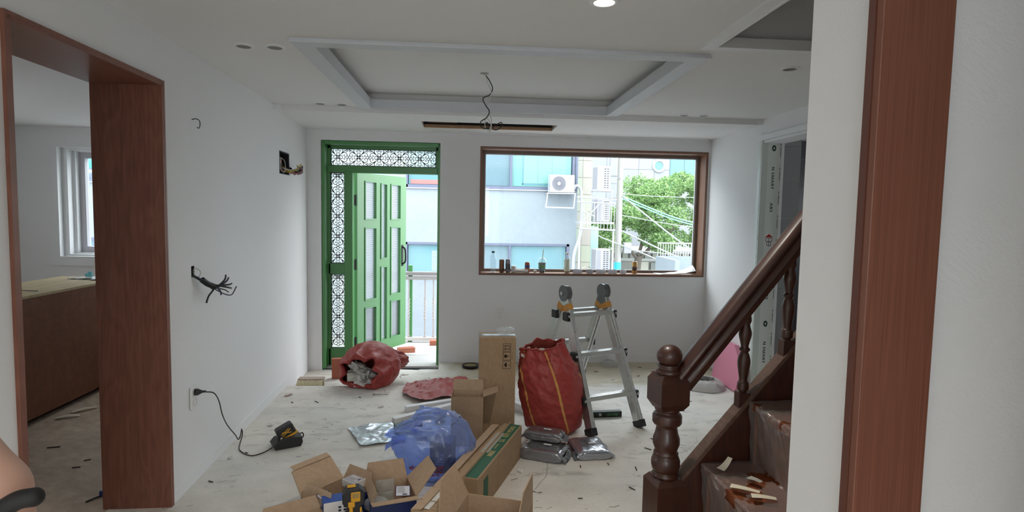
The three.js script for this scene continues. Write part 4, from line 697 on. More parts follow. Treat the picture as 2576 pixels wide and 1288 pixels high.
// printed cartons with blue outsides
const mBluePrint = M([0.018, 0.035, 0.13], 0.45), mWhiteCard = M([0.72, 0.72, 0.72], 0.6);
const tCareLabel = canvas(128, 160, (c) => { c.fillStyle = '#dcdce2'; c.fillRect(0, 0, 128, 160); c.strokeStyle = '#1c2160'; c.lineWidth = 6; c.strokeRect(3, 3, 122, 154); c.fillStyle = '#5a5a70'; for (let i = 0; i < 9; i++) c.fillRect(16, 20 + i * 11, 60 + (i * 37) % 36, 4); c.fillRect(60, 124, 40, 22); });
const mCareLabel = M(0xffffff, 0.5, { map: tCareLabel });
{
  const t = thing('blue_printed_carton', 'open carton with dark blue outside and a wide brown lid folded back', 'box', [-0.60, 0, -2.765], 0.896);
  carton(t, 0.25, 0.2, 0.155, { nz: [0.13, 0.75, 0.012], px: [0.075, 0.35, 0.02], nx: [0.07, -0.35, 0.012] }, mBluePrint, mCardIn);
  part('lid_tuck', bc(0.21, 0.003, 0.03), mCardIn, t, [0, 0.262, -0.194], [0.35, 0, 0]);
  part('label', new THREE.PlaneGeometry(0.065, 0.085), mCareLabel, t, [-0.088, 0.183, 0.045], [-1.25, 0.0, 0.1]);
  const u = thing('blue_printed_carton', 'second open carton with dark blue outside, clear packets and a pinkish front flap', 'box', [-0.355, 0, -2.80], 0.30);
  carton(u, 0.215, 0.22, 0.15, { nz: [0.10, 0.1, 0.02], px: [0.15, 0.75, 0.03], pz: [0.06, 1.35, 0.0], nx: [0.05, -0.6] }, mBluePrint, mCardIn);
  part('label', new THREE.PlaneGeometry(0.07, 0.085), mCareLabel, u, [0.055, 0.158, 0.045], [-1.45, 0, -0.2]);
  const b = thing('brown_carton', 'open brown carton cut off at the bottom edge left of the drill', 'box', [-0.70, 0, -2.47], 0.55);
  carton(b, 0.26, 0.2, 0.16, { nx: [0.09, 1.15], nz: [0.06, 0.15, 0.02] });
  // small blue box and its white card inside the first carton
  const c = thing('small_blue_box', 'small bright blue box lying beside the yellow drill', 'box', [-0.56, 0.115, -2.64], 0.35);
  part('body', rb(0.15, 0.085, 0.075, 0, 0.0425, 0, 0.003), M([0.03, 0.09, 0.38], 0.5), c);
  const dots = canvas(128, 96, (x) => { x.fillStyle = '#e6e3df'; x.fillRect(0, 0, 128, 96); x.fillStyle = '#1d2744'; for (let i = 0; i < 2; i++) for (let j = 0; j < 2; j++) { x.beginPath(); x.arc(60 + i * 20, 34 + j * 18, 6, 0, 7); x.fill(); } x.fillRect(100, 70, 24, 20); });
  part('printed_front', new THREE.PlaneGeometry(0.148, 0.08), M(0xffffff, 0.5, { map: dots }), c, [0, 0.043, 0.0382]);
  const d = thing('white_leaflet_box', 'flat white printed box at the back of the blue carton', 'box', [-0.532, 0.156, -2.84], 0.896);
  part('body', rb(0.075, 0.035, 0.09, 0, 0.0175, 0, 0.002), mWhiteCard, d); part('label', new THREE.PlaneGeometry(0.06, 0.075).rotateX(-PI / 2), mCareLabel, d, [0, 0.0356, 0]);
}
// ---------------------------------------------------------------- red woven sacks
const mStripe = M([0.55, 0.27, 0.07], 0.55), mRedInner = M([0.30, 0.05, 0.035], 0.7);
{
  const t = thing('standing_red_sack', 'full red woven sack with yellow stripes standing beside the ladder', 'sack', [0.605, 0, -3.955]);
  const shape = (u, v, off = 0) => {
    const a = u * 2 * PI, h = 0.60, y = v * h, lean = -0.085 * v * v + 0.012;
    let R = (0.172 + 0.045 * Math.sin(PI * Math.min(1, v * 0.95 + 0.08))) * (v < 0.06 ? 0.82 + 3 * v : 1) * (1 - 0.16 * Math.max(0, v - 0.75) * 4);
    const c = Math.cos(a), s = Math.sin(a);
    R += 0.026 * fbm(c * 1.6 + 3, y * 7, s * 1.6, 3) + 0.017 * ridge(c * 2.2, y * 13 + c * 2, s * 2.2 + 4, 3) * (0.6 + 0.6 * v) - 0.01;
    R += 0.012 * Math.cos(a * 9 + y * 5) * Math.max(0, v - 0.7) * 3 + off;
    const top = v > 0.9 ? (v - 0.9) * 10 : 0;
    return [lean + c * R * 1.02, y + top * (0.03 * c + 0.012 * Math.sin(a * 3 + 0.6) + 0.02 * N3(c * 3, s * 3, 8)) + 0.004, s * R * 0.84];
  };
  part('body', surf((u, v) => shape(u, v), 120, 70, true), mRedSack, t);
  part('bottom', surf((u, v) => { const p = shape(u, 0); return [lerp(-0.012, p[0], v), 0.004, p[2] * v]; }, 60, 3, true), mRedSack, t);
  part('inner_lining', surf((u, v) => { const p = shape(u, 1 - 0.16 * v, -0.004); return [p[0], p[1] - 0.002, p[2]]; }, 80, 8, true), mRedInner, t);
  part('hem', surf((u, v) => { const p = shape(u, 1, 0), a = v * 2 * PI; return [p[0] + 0.007 * Math.cos(a) * Math.cos(u * 2 * PI), p[1] + 0.007 * Math.sin(a), p[2] + 0.007 * Math.cos(a) * Math.sin(u * 2 * PI)]; }, 90, 8, true), mRedSack, t);
  for (const u0 of [0.245, 0.43, 0.62, 0.83, 0.03]) part('yellow_stripe', surf((u, v) => shape((u0 + 0.012 * u - 0.085 * (1 - v) * (1 - v) + 0.006 * Math.sin(v * 7) + 1) % 1, v * 0.985, 0.0018), 2, 60), mStripe, t);
  // rubbish inside the mouth
  const r = rng(4); for (let i = 0; i < 7; i++) part('rubbish', surf((u, v) => [(u - 0.5) * 0.11, 0.02 * Math.sin(u * 4 + i) * Math.cos(v * 3), (v - 0.5) * 0.06], 6, 4), i % 3 ? mWhiteBits : mRedInner, t, [-0.11 + (r() - 0.5) * 0.2, 0.5 + r() * 0.05, (r() - 0.5) * 0.2], [r() * 1.4 - 0.7, r() * 6, r() * 1.4 - 0.7]);
}
{
  const t = thing('lying_red_sack', 'red sack lying on its side by the door with its open mouth full of rubbish', 'sack', [-0.87, 0.132, -4.95], Math.atan2(-0.22, 0.97));
  // local axis: mouth at z = 0, body runs to -z
  const rad = (v) => 0.125 + 0.09 * Math.sin(PI * clamp(v * 1.15 + 0.12, 0, 1)) - 0.16 * Math.max(0, v - 0.62);
  const shape = (u, v, off = 0) => {
    const a = u * 2 * PI, c = Math.cos(a), s = Math.sin(a), z = -v * 0.62;
    let R = rad(v) + 0.03 * fbm(c * 1.5, s * 1.5, z * 4 + 2, 3) + 0.02 * ridge(c * 2.4, s * 2.4, z * 6 + 9, 2) + off + (v < 0.12 ? 0.02 * Math.cos(a * 7) * (0.12 - v) * 8 : 0);
    const y = s * R * 0.98 + (v > 0.75 ? -(v - 0.75) * 0.12 : 0);
    return [c * R * 1.12 + (v > 0.6 ? (v - 0.6) * 0.32 : 0), Math.max(y, -0.128 - (z < -0.12 ? 0.05 : 0)), z];
  };
  part('body', surf((u, v) => shape(u, v), 120, 70, true), mRedSack, t);
  part('closed_end', surf((u, v) => { const p = shape(u, 1), q = shape(0, 1), m = [0.13, -0.06, -0.66]; return [lerp(p[0], m[0], v), lerp(p[1], m[1], v), lerp(p[2], m[2], v)]; }, 40, 4, true), mRedSack, t);
  part('rolled_rim', surf((u, v) => { const a = u * 2 * PI, p = shape(u, 0), b = v * PI * 1.2, k = 0.018 + 0.02 * N3(Math.cos(a) * 2.5, Math.sin(a) * 2.5, 5); return [p[0] - Math.cos(a) * k * (1 - Math.cos(b)) * 1.1, p[1] - Math.sin(a) * k * (1 - Math.cos(b)) * 1.1, p[2] + k * Math.sin(b) * 1.3]; }, 100, 14, true), mRedSack, t);
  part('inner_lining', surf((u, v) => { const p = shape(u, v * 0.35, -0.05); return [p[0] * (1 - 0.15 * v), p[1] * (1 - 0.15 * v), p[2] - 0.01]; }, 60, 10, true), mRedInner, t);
  const r = rng(12); for (let i = 0; i < 34; i++) part('rubbish', surf((u, v) => [(u - 0.5) * (0.09 + 0.05 * (i % 3)), 0.018 * Math.sin(u * 4 + i) * Math.cos(v * 3 + i), (v - 0.5) * 0.07], 6, 5), i % 4 === 3 ? M([0.32, 0.31, 0.30], 0.8) : i % 4 === 2 ? M([0.55, 0.53, 0.48], 0.8) : mWhiteBits, t, [(r() - 0.5) * 0.19, -0.02 + (r() - 0.6) * 0.17, -0.07 + r() * 0.06], [r() * 2 - 1 + 1.2, r() * 6, r() * 2 - 1]);
}
{
  const g = surf((u, v) => { const x = (u - 0.5) * 0.62, z = (v - 0.5) * 0.50; const e = 1 - 0.25 * Math.pow(Math.abs(v - 0.5) * 2, 3) - 0.1 * N3(u * 3, v * 3, 2); return [x * e + 0.05 * (0.5 - v), 0.012 + 0.04 * Math.max(0, fbm(u * 4, v * 4, 3, 3) + 0.2) + 0.022 * ridge(u * 5, v * 3, 6, 2), z * (1 - 0.12 * N3(v * 3, u * 3, 4))]; }, 60, 50);
  single('empty_red_sack', g, mRedSack, 'empty red sack spread flat on the floor behind the white lamp boxes', 'sack', [-0.20, 0, -4.88], [0, 0.4, 0]);
}
// ---------------------------------------------------------------- blue carrier bag with a box in it
{
  const t = thing('blue_carrier_bag', 'translucent blue plastic carrier bag with a boxed item showing inside', 'plastic bag', [-0.165, 0, -3.27]);
  const mBag = M([0.50, 0.63, 1.0], 0.26, { transmission: 0.78, thickness: 0, specularIntensity: 1.8, ior: 1.5 });
  const shape = (u, v) => {
    const a = u * 2 * PI, c = Math.cos(a), s = Math.sin(a), y = 0.006 + v * 0.33;
    let R = 0.105 + 0.10 * Math.sin(PI * clamp(v * 0.78 + 0.06, 0, 1)) * 1.0 - (v < 0.05 ? (0.05 - v) * 1.2 : 0);
    R += 0.045 * fbm(c * 1.3 + 5, y * 6, s * 1.3, 3) + 0.036 * ridge(c * 1.8, y * 7 + s * 2, s * 1.8 + 2, 2) - 0.018;
    const pull = Math.max(0, v - 0.55) / 0.45; // handles pulled out to the left
    return [c * R * 1.1 - 0.07 * pull * pull * (c < 0 ? 1 - c * 0.6 : 0.2) , y - 0.10 * pull * pull * (c < -0.2 ? -c : 0) + 0.03 * N3(c * 2, s * 2, v * 3), s * R * 0.86];
  };
  part('film', surf(shape, 110, 64, true), mBag, t);
  part('base', surf((u, v) => { const p = shape(u, 0); return [p[0] * v, 0.004, p[2] * v]; }, 50, 3, true), mBag, t);
  part('gathered_top', surf((u, v) => { const p = shape(u, 1), a = u * 2 * PI; return [lerp(p[0], -0.04, v * 0.75), p[1] + 0.035 * Math.sin(v * 2.6) + 0.015 * ridge(Math.cos(a) * 3, v * 4, Math.sin(a) * 3, 2), lerp(p[2], 0, v * 0.75)]; }, 80, 14, true), mBag, t);
  part('handle', surf((u, v) => { const w = (v - 0.5) * 0.09 * (1 - 0.3 * u); return [-0.16 - 0.11 * u, 0.235 - 0.05 * u * u + 0.02 * Math.sin(v * 7 + u * 3), w + 0.04 + 0.012 * N3(u * 4, v * 6, 2)]; }, 16, 14), mBag, t);
  const mPrint = M([0.40, 0.05, 0.10], 0.5);
  part('red_print', surf((u, v) => { const p = shape(0.21 + 0.06 * u, 0.16 + 0.2 * v); return [p[0] * 1.012, p[1], p[2] * 1.012]; }, 12, 12, false, (u, v) => N3(u * 6, v * 6, 3) < 0.02), mPrint, t);
  part('red_print', surf((u, v) => { const p = shape(0.30 + 0.06 * u, 0.12 + 0.2 * v); return [p[0] * 1.012, p[1], p[2] * 1.012]; }, 12, 12, false, (u, v) => N3(u * 6, v * 6, 7) < 0.02), mPrint, t);
  const lb = canvas(128, 160, (c) => { c.fillStyle = '#14245c'; c.fillRect(0, 0, 128, 160); c.strokeStyle = '#6d86c8'; c.lineWidth = 2; for (let i = 0; i < 5; i++) c.strokeRect(40, 60 + i * 14, 50, 4); });
  const b = thing('navy_boxed_item', 'navy blue product box inside the blue carrier bag', 'box', [-0.115, 0.075, -3.20], -0.25);
  part('body', rb(0.115, 0.17, 0.12, 0, 0.085, 0, 0.003), M([0.02, 0.04, 0.17], 0.45), b); part('printed_front', new THREE.PlaneGeometry(0.108, 0.16), M(0xffffff, 0.45, { map: lb }), b, [0, 0.085, 0.0606]);
}
// ---------------------------------------------------------------- foil packets
const mFoilDark = M([0.22, 0.22, 0.24], 0.2, { metalness: 0.55, clearcoat: 0.6, clearcoatRoughness: 0.1 });
function foilPack(name, label, w, h, d, pos, rot, mat, group, seed = 1) {
  const t = thing(name, label, 'foil packet', pos, rot, group);
  const f = (u, v) => { // closed cushion shape with crumpled ends
    const a = u * 2 * PI, x = (v - 0.5) * w, e = Math.pow(Math.abs(v - 0.5) * 2, 8), n = 7, c = Math.cos(a), s = Math.sin(a), k = Math.pow(Math.pow(Math.abs(c), n) + Math.pow(Math.abs(s), n), -1 / n);
    const cr = 0.004 * ridge(c * 2, x * 18, s * 2 + seed, 3) + 0.006 * e * N3(c * 4, s * 4, seed);
    return [x, h / 2 + s * k * (h / 2 * (1 - 0.75 * e) + cr) , c * k * (d / 2 * (1 - 0.06 * e) + cr)];
  };
  part('packet', surf(f, 64, 60, true), mat, t);
  part('sealed_edge', surf((u, v) => [w / 2 - 0.003 + 0.03 * u, h * 0.45 - 0.02 * u + 0.01 * Math.sin(v * 9), (v - 0.5) * d * 0.96], 4, 24), mat, t); part('sealed_edge', surf((u, v) => [-w / 2 + 0.003 - 0.02 * u, h * 0.4 - 0.015 * u + 0.007 * Math.sin(v * 11), (v - 0.5) * d * 0.96], 4, 24), mat, t);
  part('sticker', new THREE.PlaneGeometry(0.05, 0.022).rotateX(-PI / 2), mWhiteCard, t, [0.02, h + 0.007, 0]);
  return t;
}
foilPack('foil_packet', 'dark foil packet lying flat, lower of two left of the red sack', 0.27, 0.068, 0.20, [0.50, 0, -3.53], -0.42, mFoilDark, 'dark foil wrapped packets', 2);
foilPack('foil_packet', 'crumpled foil packet lying on top of the flat one', 0.25, 0.055, 0.12, [0.51, 0.076, -3.62], -0.38, mFoilDark, 'dark foil wrapped packets', 5);
foilPack('foil_packet', 'shiny foil packet lying apart in front of the ladder', 0.22, 0.055, 0.25, [0.79, 0, -3.57], 0.08, M([0.40, 0.42, 0.47], 0.16, { metalness: 0.7, clearcoat: 0.5 }), 'dark foil wrapped packets', 8);
{
  const g = surf((u, v) => { const x = (u - 0.5) * 0.30, z = (v - 0.5) * 0.36; return [x + 0.05 * (v - 0.5), 0.006 + 0.02 * Math.max(0, ridge(u * 2.6, v * 3, 3, 2) - 0.25) + 0.01 * fbm(u * 3, v * 3, 9, 3) * (1 - Math.pow(Math.abs(u - 0.5) * 2, 6)), z]; }, 70, 70);
  single('silver_pouch', g, M([0.55, 0.59, 0.65], 0.3, { metalness: 0.55 }), 'flat silver plastic pouch on the floor left of the blue bag', 'pouch', [-0.58, 0.002, -3.90], [0, 0.28, 0]);
}
// ---------------------------------------------------------------- lamp boxes and profiles on the floor
function longBox(name, label, w, h, L, a, b, mat, face, y = 0) { // from a to b along the floor
  const dx = b[0] - a[0], dz = b[1] - a[1], t = thing(name, label, 'lamp box', [(a[0] + b[0]) / 2, y, (a[1] + b[1]) / 2], Math.atan2(-dz, dx), 'slim lamp boxes on the floor');
  const len = Math.hypot(dx, dz); part('body', rb(len, h, w, 0, h / 2, 0, 0.003), mat, t);
  if (face) part('printed_side', new THREE.PlaneGeometry(len * 0.98, h * 0.9), face, t, [0, h / 2, w / 2 + 0.0006]);
  return t;
}
const mWhiteBox = M([0.70, 0.70, 0.71], 0.4), tDark = canvas(512, 48, (c) => { c.fillStyle = '#0d1a14'; c.fillRect(0, 0, 512, 48); c.fillStyle = '#8fae54'; c.fillRect(0, 4, 150, 40); c.fillStyle = '#e8efe6'; c.font = 'bold 34px sans-serif'; c.fillText('T5', 215, 36); c.fillStyle = '#4f8f5c'; c.fillText('LED LINE', 320, 36); });
const mDarkFace = M(0xffffff, 0.4, { map: tDark });
longBox('slim_lamp_box', 'white slim box nearest the silver pouch, running back to the small carton', 0.05, 0.035, 0, [-0.50, -4.13], [-0.06, -4.47], mWhiteBox, null);
longBox('slim_lamp_box', 'white slim box lying farther back against the empty red sack', 0.05, 0.04, 0, [-0.44, -4.37], [0.05, -4.60], mWhiteBox, null);
longBox('slim_lamp_box', 'grey slim profile wedged between the two white slim boxes', 0.03, 0.03, 0, [-0.36, -4.16], [-0.02, -4.30], mGreyPlastic, null);
longBox('slim_lamp_box', 'short dark green lamp box just behind the blue bag', 0.04, 0.04, 0, [-0.47, -3.93], [-0.29, -4.0], M([0.02, 0.045, 0.035], 0.4), mDarkFace, 0.022);
longBox('slim_lamp_box', 'dark green T5 lamp box lying behind the ladder foot', 0.045, 0.042, 0, [0.86, -4.21], [1.17, -4.235], M([0.02, 0.045, 0.035], 0.4), mDarkFace);
longBox('slim_lamp_box', 'white slim box showing between the tall carton and the red sack', 0.05, 0.06, 0, [0.38, -4.42], [0.47, -4.30], mWhiteBox, null);
{
  const t = thing('white_paper_bag', 'crumpled pale paper wrapping behind the blue bag', 'wrapping', [-0.22, 0, -3.86], 0.3);
  part('sheet', surf((u, v) => [(u - 0.5) * 0.2, 0.01 + 0.06 * Math.abs(fbm(u * 3, v * 3, 4, 3)) + 0.03 * ridge(u * 3, v * 3, 2, 2), (v - 0.5) * 0.12], 40, 30), mWhiteBits, t);
  const c = thing('black_clip', 'small black plastic clip among the slim boxes', 'clip', [-0.17, 0, -4.12], 0.4);
  part('jaw', rb(0.07, 0.02, 0.03, 0, 0.01, 0, 0.006), mBlack, c); part('lever', bar([-0.02, 0.02, 0], [0.04, 0.05, 0.01], 0.007), mBlack, c);
  const g = single('turquoise_cup', [cyl(0.035, 0.04, 0.022, 0, 0.011, 0, 24), cyl(0.041, 0.041, 0.006, 0, 0.003, 0, 24)], M([0.10, 0.42, 0.38], 0.4), 'small turquoise cup lying behind the small carton', 'cup', [0.03, 0, -4.76]);
}
// ---------------------------------------------------------------- cordless drill, charger, cord
const mYellow = M([0.72, 0.36, 0.015], 0.42), mDarkPlastic = M([0.02, 0.02, 0.022], 0.5);
{
  const t = thing('cordless_drill', 'yellow and black cordless drill standing in the blue carton', 'drill', [-0.487, 0.125, -2.575], 0.25);
  const body = new THREE.Shape(); [[-0.045, 0.0], [0.05, 0.0], [0.052, 0.03], [0.03, 0.05], [0.03, 0.09], [0.055, 0.11], [0.058, 0.175], [0.03, 0.2], [-0.035, 0.2], [-0.055, 0.17], [-0.055, 0.12], [-0.03, 0.095], [-0.028, 0.05], [-0.048, 0.03]].forEach(([x, y], i) => (i ? body.lineTo(x, y) : body.moveTo(x, y)));
  part('housing', new THREE.ExtrudeGeometry(body, { depth: 0.05, bevelSize: 0.008, bevelThickness: 0.01, bevelSegments: 3 }).translate(0, 0, -0.025), mDarkPlastic, t);
  part('yellow_shell', [rb(0.055, 0.06, 0.012, 0.012, 0.155, 0.034, 0.006), rb(0.04, 0.035, 0.012, -0.012, 0.11, 0.034, 0.006), rb(0.022, 0.05, 0.012, -0.014, 0.07, 0.034, 0.005)], mYellow, t);
  part('vent', Array.from({ length: 4 }, (_, i) => bc(0.006, 0.03, 0.002, -0.002 + i * 0.01, 0.165, 0.041)), M([0.3, 0.24, 0.14], 0.5), t);
  part('top_cap', rb(0.05, 0.012, 0.03, -0.01, 0.208, 0, 0.004), mYellow, t);
  part('trigger', rb(0.018, 0.03, 0.02, 0.04, 0.07, 0.02, 0.005), mYellow, t);
  const b = part('battery', rb(0.12, 0.05, 0.085, 0, -0.02, 0.0, 0.008), mYellow, t); part('battery_latch', rb(0.035, 0.035, 0.02, 0.03, -0.02, 0.044, 0.004), mDarkPlastic, b); part('battery_band', rb(0.124, 0.014, 0.088, 0, -0.036, 0, 0.005), mDarkPlastic, b); t.scale.setScalar(0.74);
}
{
  const t = thing('battery_charger', 'black battery charger with a yellow striped battery on the floor', 'charger', [-1.125, 0, -3.74], 0.5);
  const base = new THREE.Shape(); [[-0.07, 0], [0.075, 0], [0.085, 0.02], [0.08, 0.05], [0.02, 0.06], [-0.06, 0.045], [-0.082, 0.02]].forEach(([x, y], i) => (i ? base.lineTo(x, y) : base.moveTo(x, y)));
  part('base', new THREE.ExtrudeGeometry(base, { depth: 0.10, bevelSize: 0.006, bevelThickness: 0.008, bevelSegments: 2 }).translate(0, 0.006, -0.05), mDarkPlastic, t);
  const b = part('battery', rb(0.11, 0.075, 0.075, 0, 0, 0, 0.014, 3), mDarkPlastic, t, [-0.005, 0.098, 0], [0, 0, 0.42]);
  part('yellow_stripe', [bc(0.118, 0.012, 0.08, 0, -0.03, 0)], mYellow, b); part('yellow_mark', [bar([-0.03, -0.012, 0.0385], [0.03, 0.012, 0.0385], 0.003), bar([-0.025, 0.012, 0.0385], [0.025, -0.012, 0.0385], 0.003), bar([-0.035, 0.0, 0.0385], [0.02, 0.018, 0.0385], 0.0025)], mYellow, b);
  part('button', cyl(0.007, 0.007, 0.004, 0, 0, 0, 14).rotateX(PI / 2).translate(-0.042, -0.018, 0.039), M([0.6, 0.58, 0.5], 0.4), b);
  part('carry_loop', tube([[0.075, 0.02, 0.0], [0.105, 0.04, 0.0], [0.10, 0.065, 0.0], [0.078, 0.06, 0.0]], 0.004, 14, 6), mDarkPlastic, t);
}
{
  const w = thing('wall_outlet', 'white double wall outlet on the left wall with a black plug in it', 'outlet', [XL(-3.253) + 0.001, 0.472, -3.253], PI / 2 + 0.0247, 'white wall outlets');
  const outlet = (g) => { part('plate', rb(0.078, 0.122, 0.012, 0, 0, 0.006, 0.004), mWhitePlastic, g); for (const y of [0.028, -0.028]) { const s = part('socket', lathe([[0.0, 0.004], [0.016, 0.004], [0.019, 0.0135], [0.021, 0.0135]], 24).rotateX(PI / 2).translate(0, y, 0), M([0.6, 0.6, 0.58], 0.45), g); part('contact_hole', [cyl(0.0028, 0.0028, 0.004, 0, 0, 0, 8).rotateX(PI / 2).translate(-0.008, y, 0.005), cyl(0.0028, 0.0028, 0.004, 0, 0, 0, 8).rotateX(PI / 2).translate(0.008, y, 0.005)], mBlack, s); } };
  outlet(w);
  const b = thing('wall_outlet', 'white double wall outlet on the back wall below the window', 'outlet', [0.346, 0.487, ZB + 0.001], 0, 'white wall outlets'); outlet(b);
  const x0 = XL(-3.25);
  const c = thing('power_cord', 'dark cord with plug running from the left outlet to the charger', 'cord');
  part('plug', lathe([[0.0, -0.014], [0.017, -0.014], [0.018, 0.0], [0.012, 0.012], [0.0065, 0.022], [0.0055, 0.04]], 18).rotateZ(-PI / 2), mDarkPlastic, c, [x0 + 0.028, 0.50, -3.253], [0, 0.25, 0]);
  part('cable', tube([[x0 + 0.066, 0.497, -3.263], [-1.38, 0.485, -3.29], [-1.375, 0.43, -3.345], [-1.385, 0.318, -3.42], [-1.41, 0.207, -3.55], [-1.435, 0.07, -3.74], [-1.44, 0.02, -3.80], [-1.43, 0.04, -3.80], [-1.425, 0.085, -3.815], [-1.42, 0.05, -3.81], [-1.418, 0.006, -3.76], [-1.38, 0.004, -3.66], [-1.28, 0.004, -3.58], [-1.23, 0.004, -3.62], [-1.19, 0.012, -3.68]], 0.0035, 110, 6), M([0.05, 0.045, 0.04], 0.6), c);
}
// ---------------------------------------------------------------- open wiring on walls and ceiling
{
  const z0 = -4.925, t = thing('junction_box', 'open black wall junction box stuffed with wires beside the door', 'junction box', [XL(-5.07) - 0.001, 1.878, -5.07], PI / 2 + 0.0247);
  // local: x runs towards the viewer's near side (-> -z is +x), z out of the wall
  part('back_panel', bc(0.27, 0.17, 0.004, 0, 0, -0.06), mBlack, t); part('box_side', [bc(0.27, 0.004, 0.06, 0, 0.086, -0.03), bc(0.27, 0.004, 0.06, 0, -0.086, -0.03), bc(0.004, 0.17, 0.06, -0.137, 0, -0.03), bc(0.004, 0.17, 0.06, 0.137, 0, -0.03)], mBlack, t);
  part('breaker', rb(0.06, 0.09, 0.04, -0.055, 0, -0.035, 0.004), M([0.12, 0.09, 0.08], 0.5), t); part('breaker_label', bc(0.03, 0.03, 0.002, -0.055, 0.01, -0.0145), M([0.5, 0.3, 0.22], 0.5), t);
  const r = rng(55), cols = [mBlack, mBlack, M([0.45, 0.36, 0.05], 0.5), mBlack, M([0.62, 0.6, 0.56], 0.5), M([0.45, 0.36, 0.05], 0.5), M([0.35, 0.08, 0.12], 0.5), mBlack, M([0.45, 0.36, 0.05], 0.5), mBlack, M([0.3, 0.3, 0.33], 0.5), M([0.35, 0.08, 0.12], 0.5)];
  for (let i = 0; i < 12; i++) { const a = [(r() - 0.5) * 0.1 + 0.03, (r() - 0.5) * 0.08 - 0.02, -0.05]; part('wire', tube([a, [0.05 + r() * 0.06, -0.03 - r() * 0.04, 0.01 + r() * 0.03], [0.11 + r() * 0.08, -0.06 + (r() - 0.4) * 0.06, 0.03 + r() * 0.05], [0.16 + r() * 0.10, -0.04 + r() * 0.05, 0.05 + r() * 0.08], [0.15 + r() * 0.07, -0.075 + r() * 0.03, 0.05 + r() * 0.05], [0.08 + r() * 0.05, -0.08 + r() * 0.03, 0.02]], 0.0042, 40, 6), cols[i], t); }
  part('loop_wire', tube([[-0.11, 0.05, -0.03], [-0.02, 0.02, 0.004], [0.0, -0.06, 0.006], [-0.05, -0.075, 0.004], [-0.09, -0.05, -0.01], [-0.08, 0.0, -0.03]], 0.003, 30, 6), M([0.6, 0.58, 0.55], 0.5), t);
}
{
  const t = thing('switch_wires', 'bundle of black wires hanging out of the switch hole in the left wall', 'wires', [XL(-3.29) - 0.001, 1.15, -3.29], PI / 2 + 0.0247);
  part('wall_box', [bc(0.038, 0.06, 0.004, 0, 0.003, -0.05), bc(0.038, 0.002, 0.05, 0, 0.033, -0.025), bc(0.002, 0.06, 0.05, 0.019, 0.003, -0.025), bc(0.002, 0.06, 0.05, -0.019, 0.003, -0.025)], mBlack, t);
  const r = rng(21); const ends = [[0.23, -0.14, 0.10], [0.18, -0.05, 0.12], [0.2, -0.085, 0.13], [0.22, -0.115, 0.12], [0.12, -0.14, 0.10], [0.02, -0.17, 0.06], [0.14, -0.03, 0.12], [0.33, -0.12, 0.11]];
  ends.forEach((e, i) => part('wire', tube([[0, 0.0, -0.045], [0.004, -0.03, 0.01 + i * 0.002], [0.04 + r() * 0.02, -0.055 - r() * 0.02, 0.04 + r() * 0.02], [0.09 + r() * 0.02, -0.08 - r() * 0.03, 0.07], [lerp(0.1, e[0], 0.6), lerp(-0.09, e[1], 0.6) - (i === 7 ? 0.05 : 0), e[2]], e], i === 7 || i === 0 ? 0.0035 : 0.005, 30, 6), i % 3 === 1 ? M([0.03, 0.035, 0.07], 0.5) : mBlack, t));
  part('tape_bundle', tube([[0.03, -0.045, 0.035], [0.06, -0.07, 0.05], [0.10, -0.09, 0.068]], 0.016, 10, 8), mBlack, t); part('tie', tube([[0.02, 0.02, 0.0], [0.026, 0.0, 0.03], [0.018, -0.03, 0.02], [0.01, -0.01, 0.0]], 0.002, 14, 5, true), M([0.4, 0.36, 0.3], 0.6), t);
  single('bent_wire', tube([[0, 0.02, 0.002], [0.012, 0.026, 0.02], [0.026, 0.018, 0.03], [0.033, -0.003, 0.03], [0.024, -0.022, 0.028], [0.006, -0.02, 0.026]], 0.0024, 24, 6), mBlack, 'short bent wire sticking out of the left wall above the switch hole', 'wire', [XL(-3.31), 1.947, -3.31], [0, PI / 2, 0]);
}
{
  const t = thing('ceiling_cable', 'loose black and white cable hanging in loops from the tray ceiling', 'cable', [0.105, 2.42, -3.98]);
  const q = (x, y, z = 0) => [x - 0.1, y - 2.42, z], mB = M([0.02, 0.02, 0.02], 0.5), mW = M([0.62, 0.61, 0.58], 0.5);
  part('black_cable', tube([q(0.10, 2.418), q(0.135, 2.37), q(0.155, 2.32), q(0.135, 2.28), q(0.098, 2.262), q(0.092, 2.252), q(0.112, 2.21), q(0.136, 2.17, 0.01), q(0.118, 2.13, 0.01), q(0.08, 2.10, 0.02), q(0.078, 2.075, 0.02), q(0.105, 2.055, 0.02), q(0.13, 2.065, 0.01), q(0.125, 2.10, 0.0), q(0.11, 2.09, -0.02), q(0.13, 2.06, -0.02), q(0.17, 2.075, 0.0), q(0.215, 2.10, 0.02), q(0.222, 2.08, 0.02), q(0.185, 2.05, 0.02), q(0.15, 2.06, 0.0)], 0.0036, 150, 6), mB, t);
  part('white_cable', tube([q(0.102, 2.418, 0.01), q(0.12, 2.36, 0.01), q(0.145, 2.30, 0.015), q(0.135, 2.25, 0.01), q(0.118, 2.225, 0.0), q(0.13, 2.18, -0.01), q(0.15, 2.12, 0.0), q(0.148, 2.07, 0.01), q(0.13, 2.045, 0.0), q(0.108, 2.08, 0.01), q(0.115, 2.125, 0.01), q(0.14, 2.10, 0.02), q(0.15, 2.06, 0.01), q(0.138, 2.03, 0.0)], 0.0028, 110, 6), mW, t);
  part('ceiling_hole', cyl(0.03, 0.03, 0.002, 0, -0.001, 0, 20), M([0.4, 0.39, 0.37], 0.9), t);
}
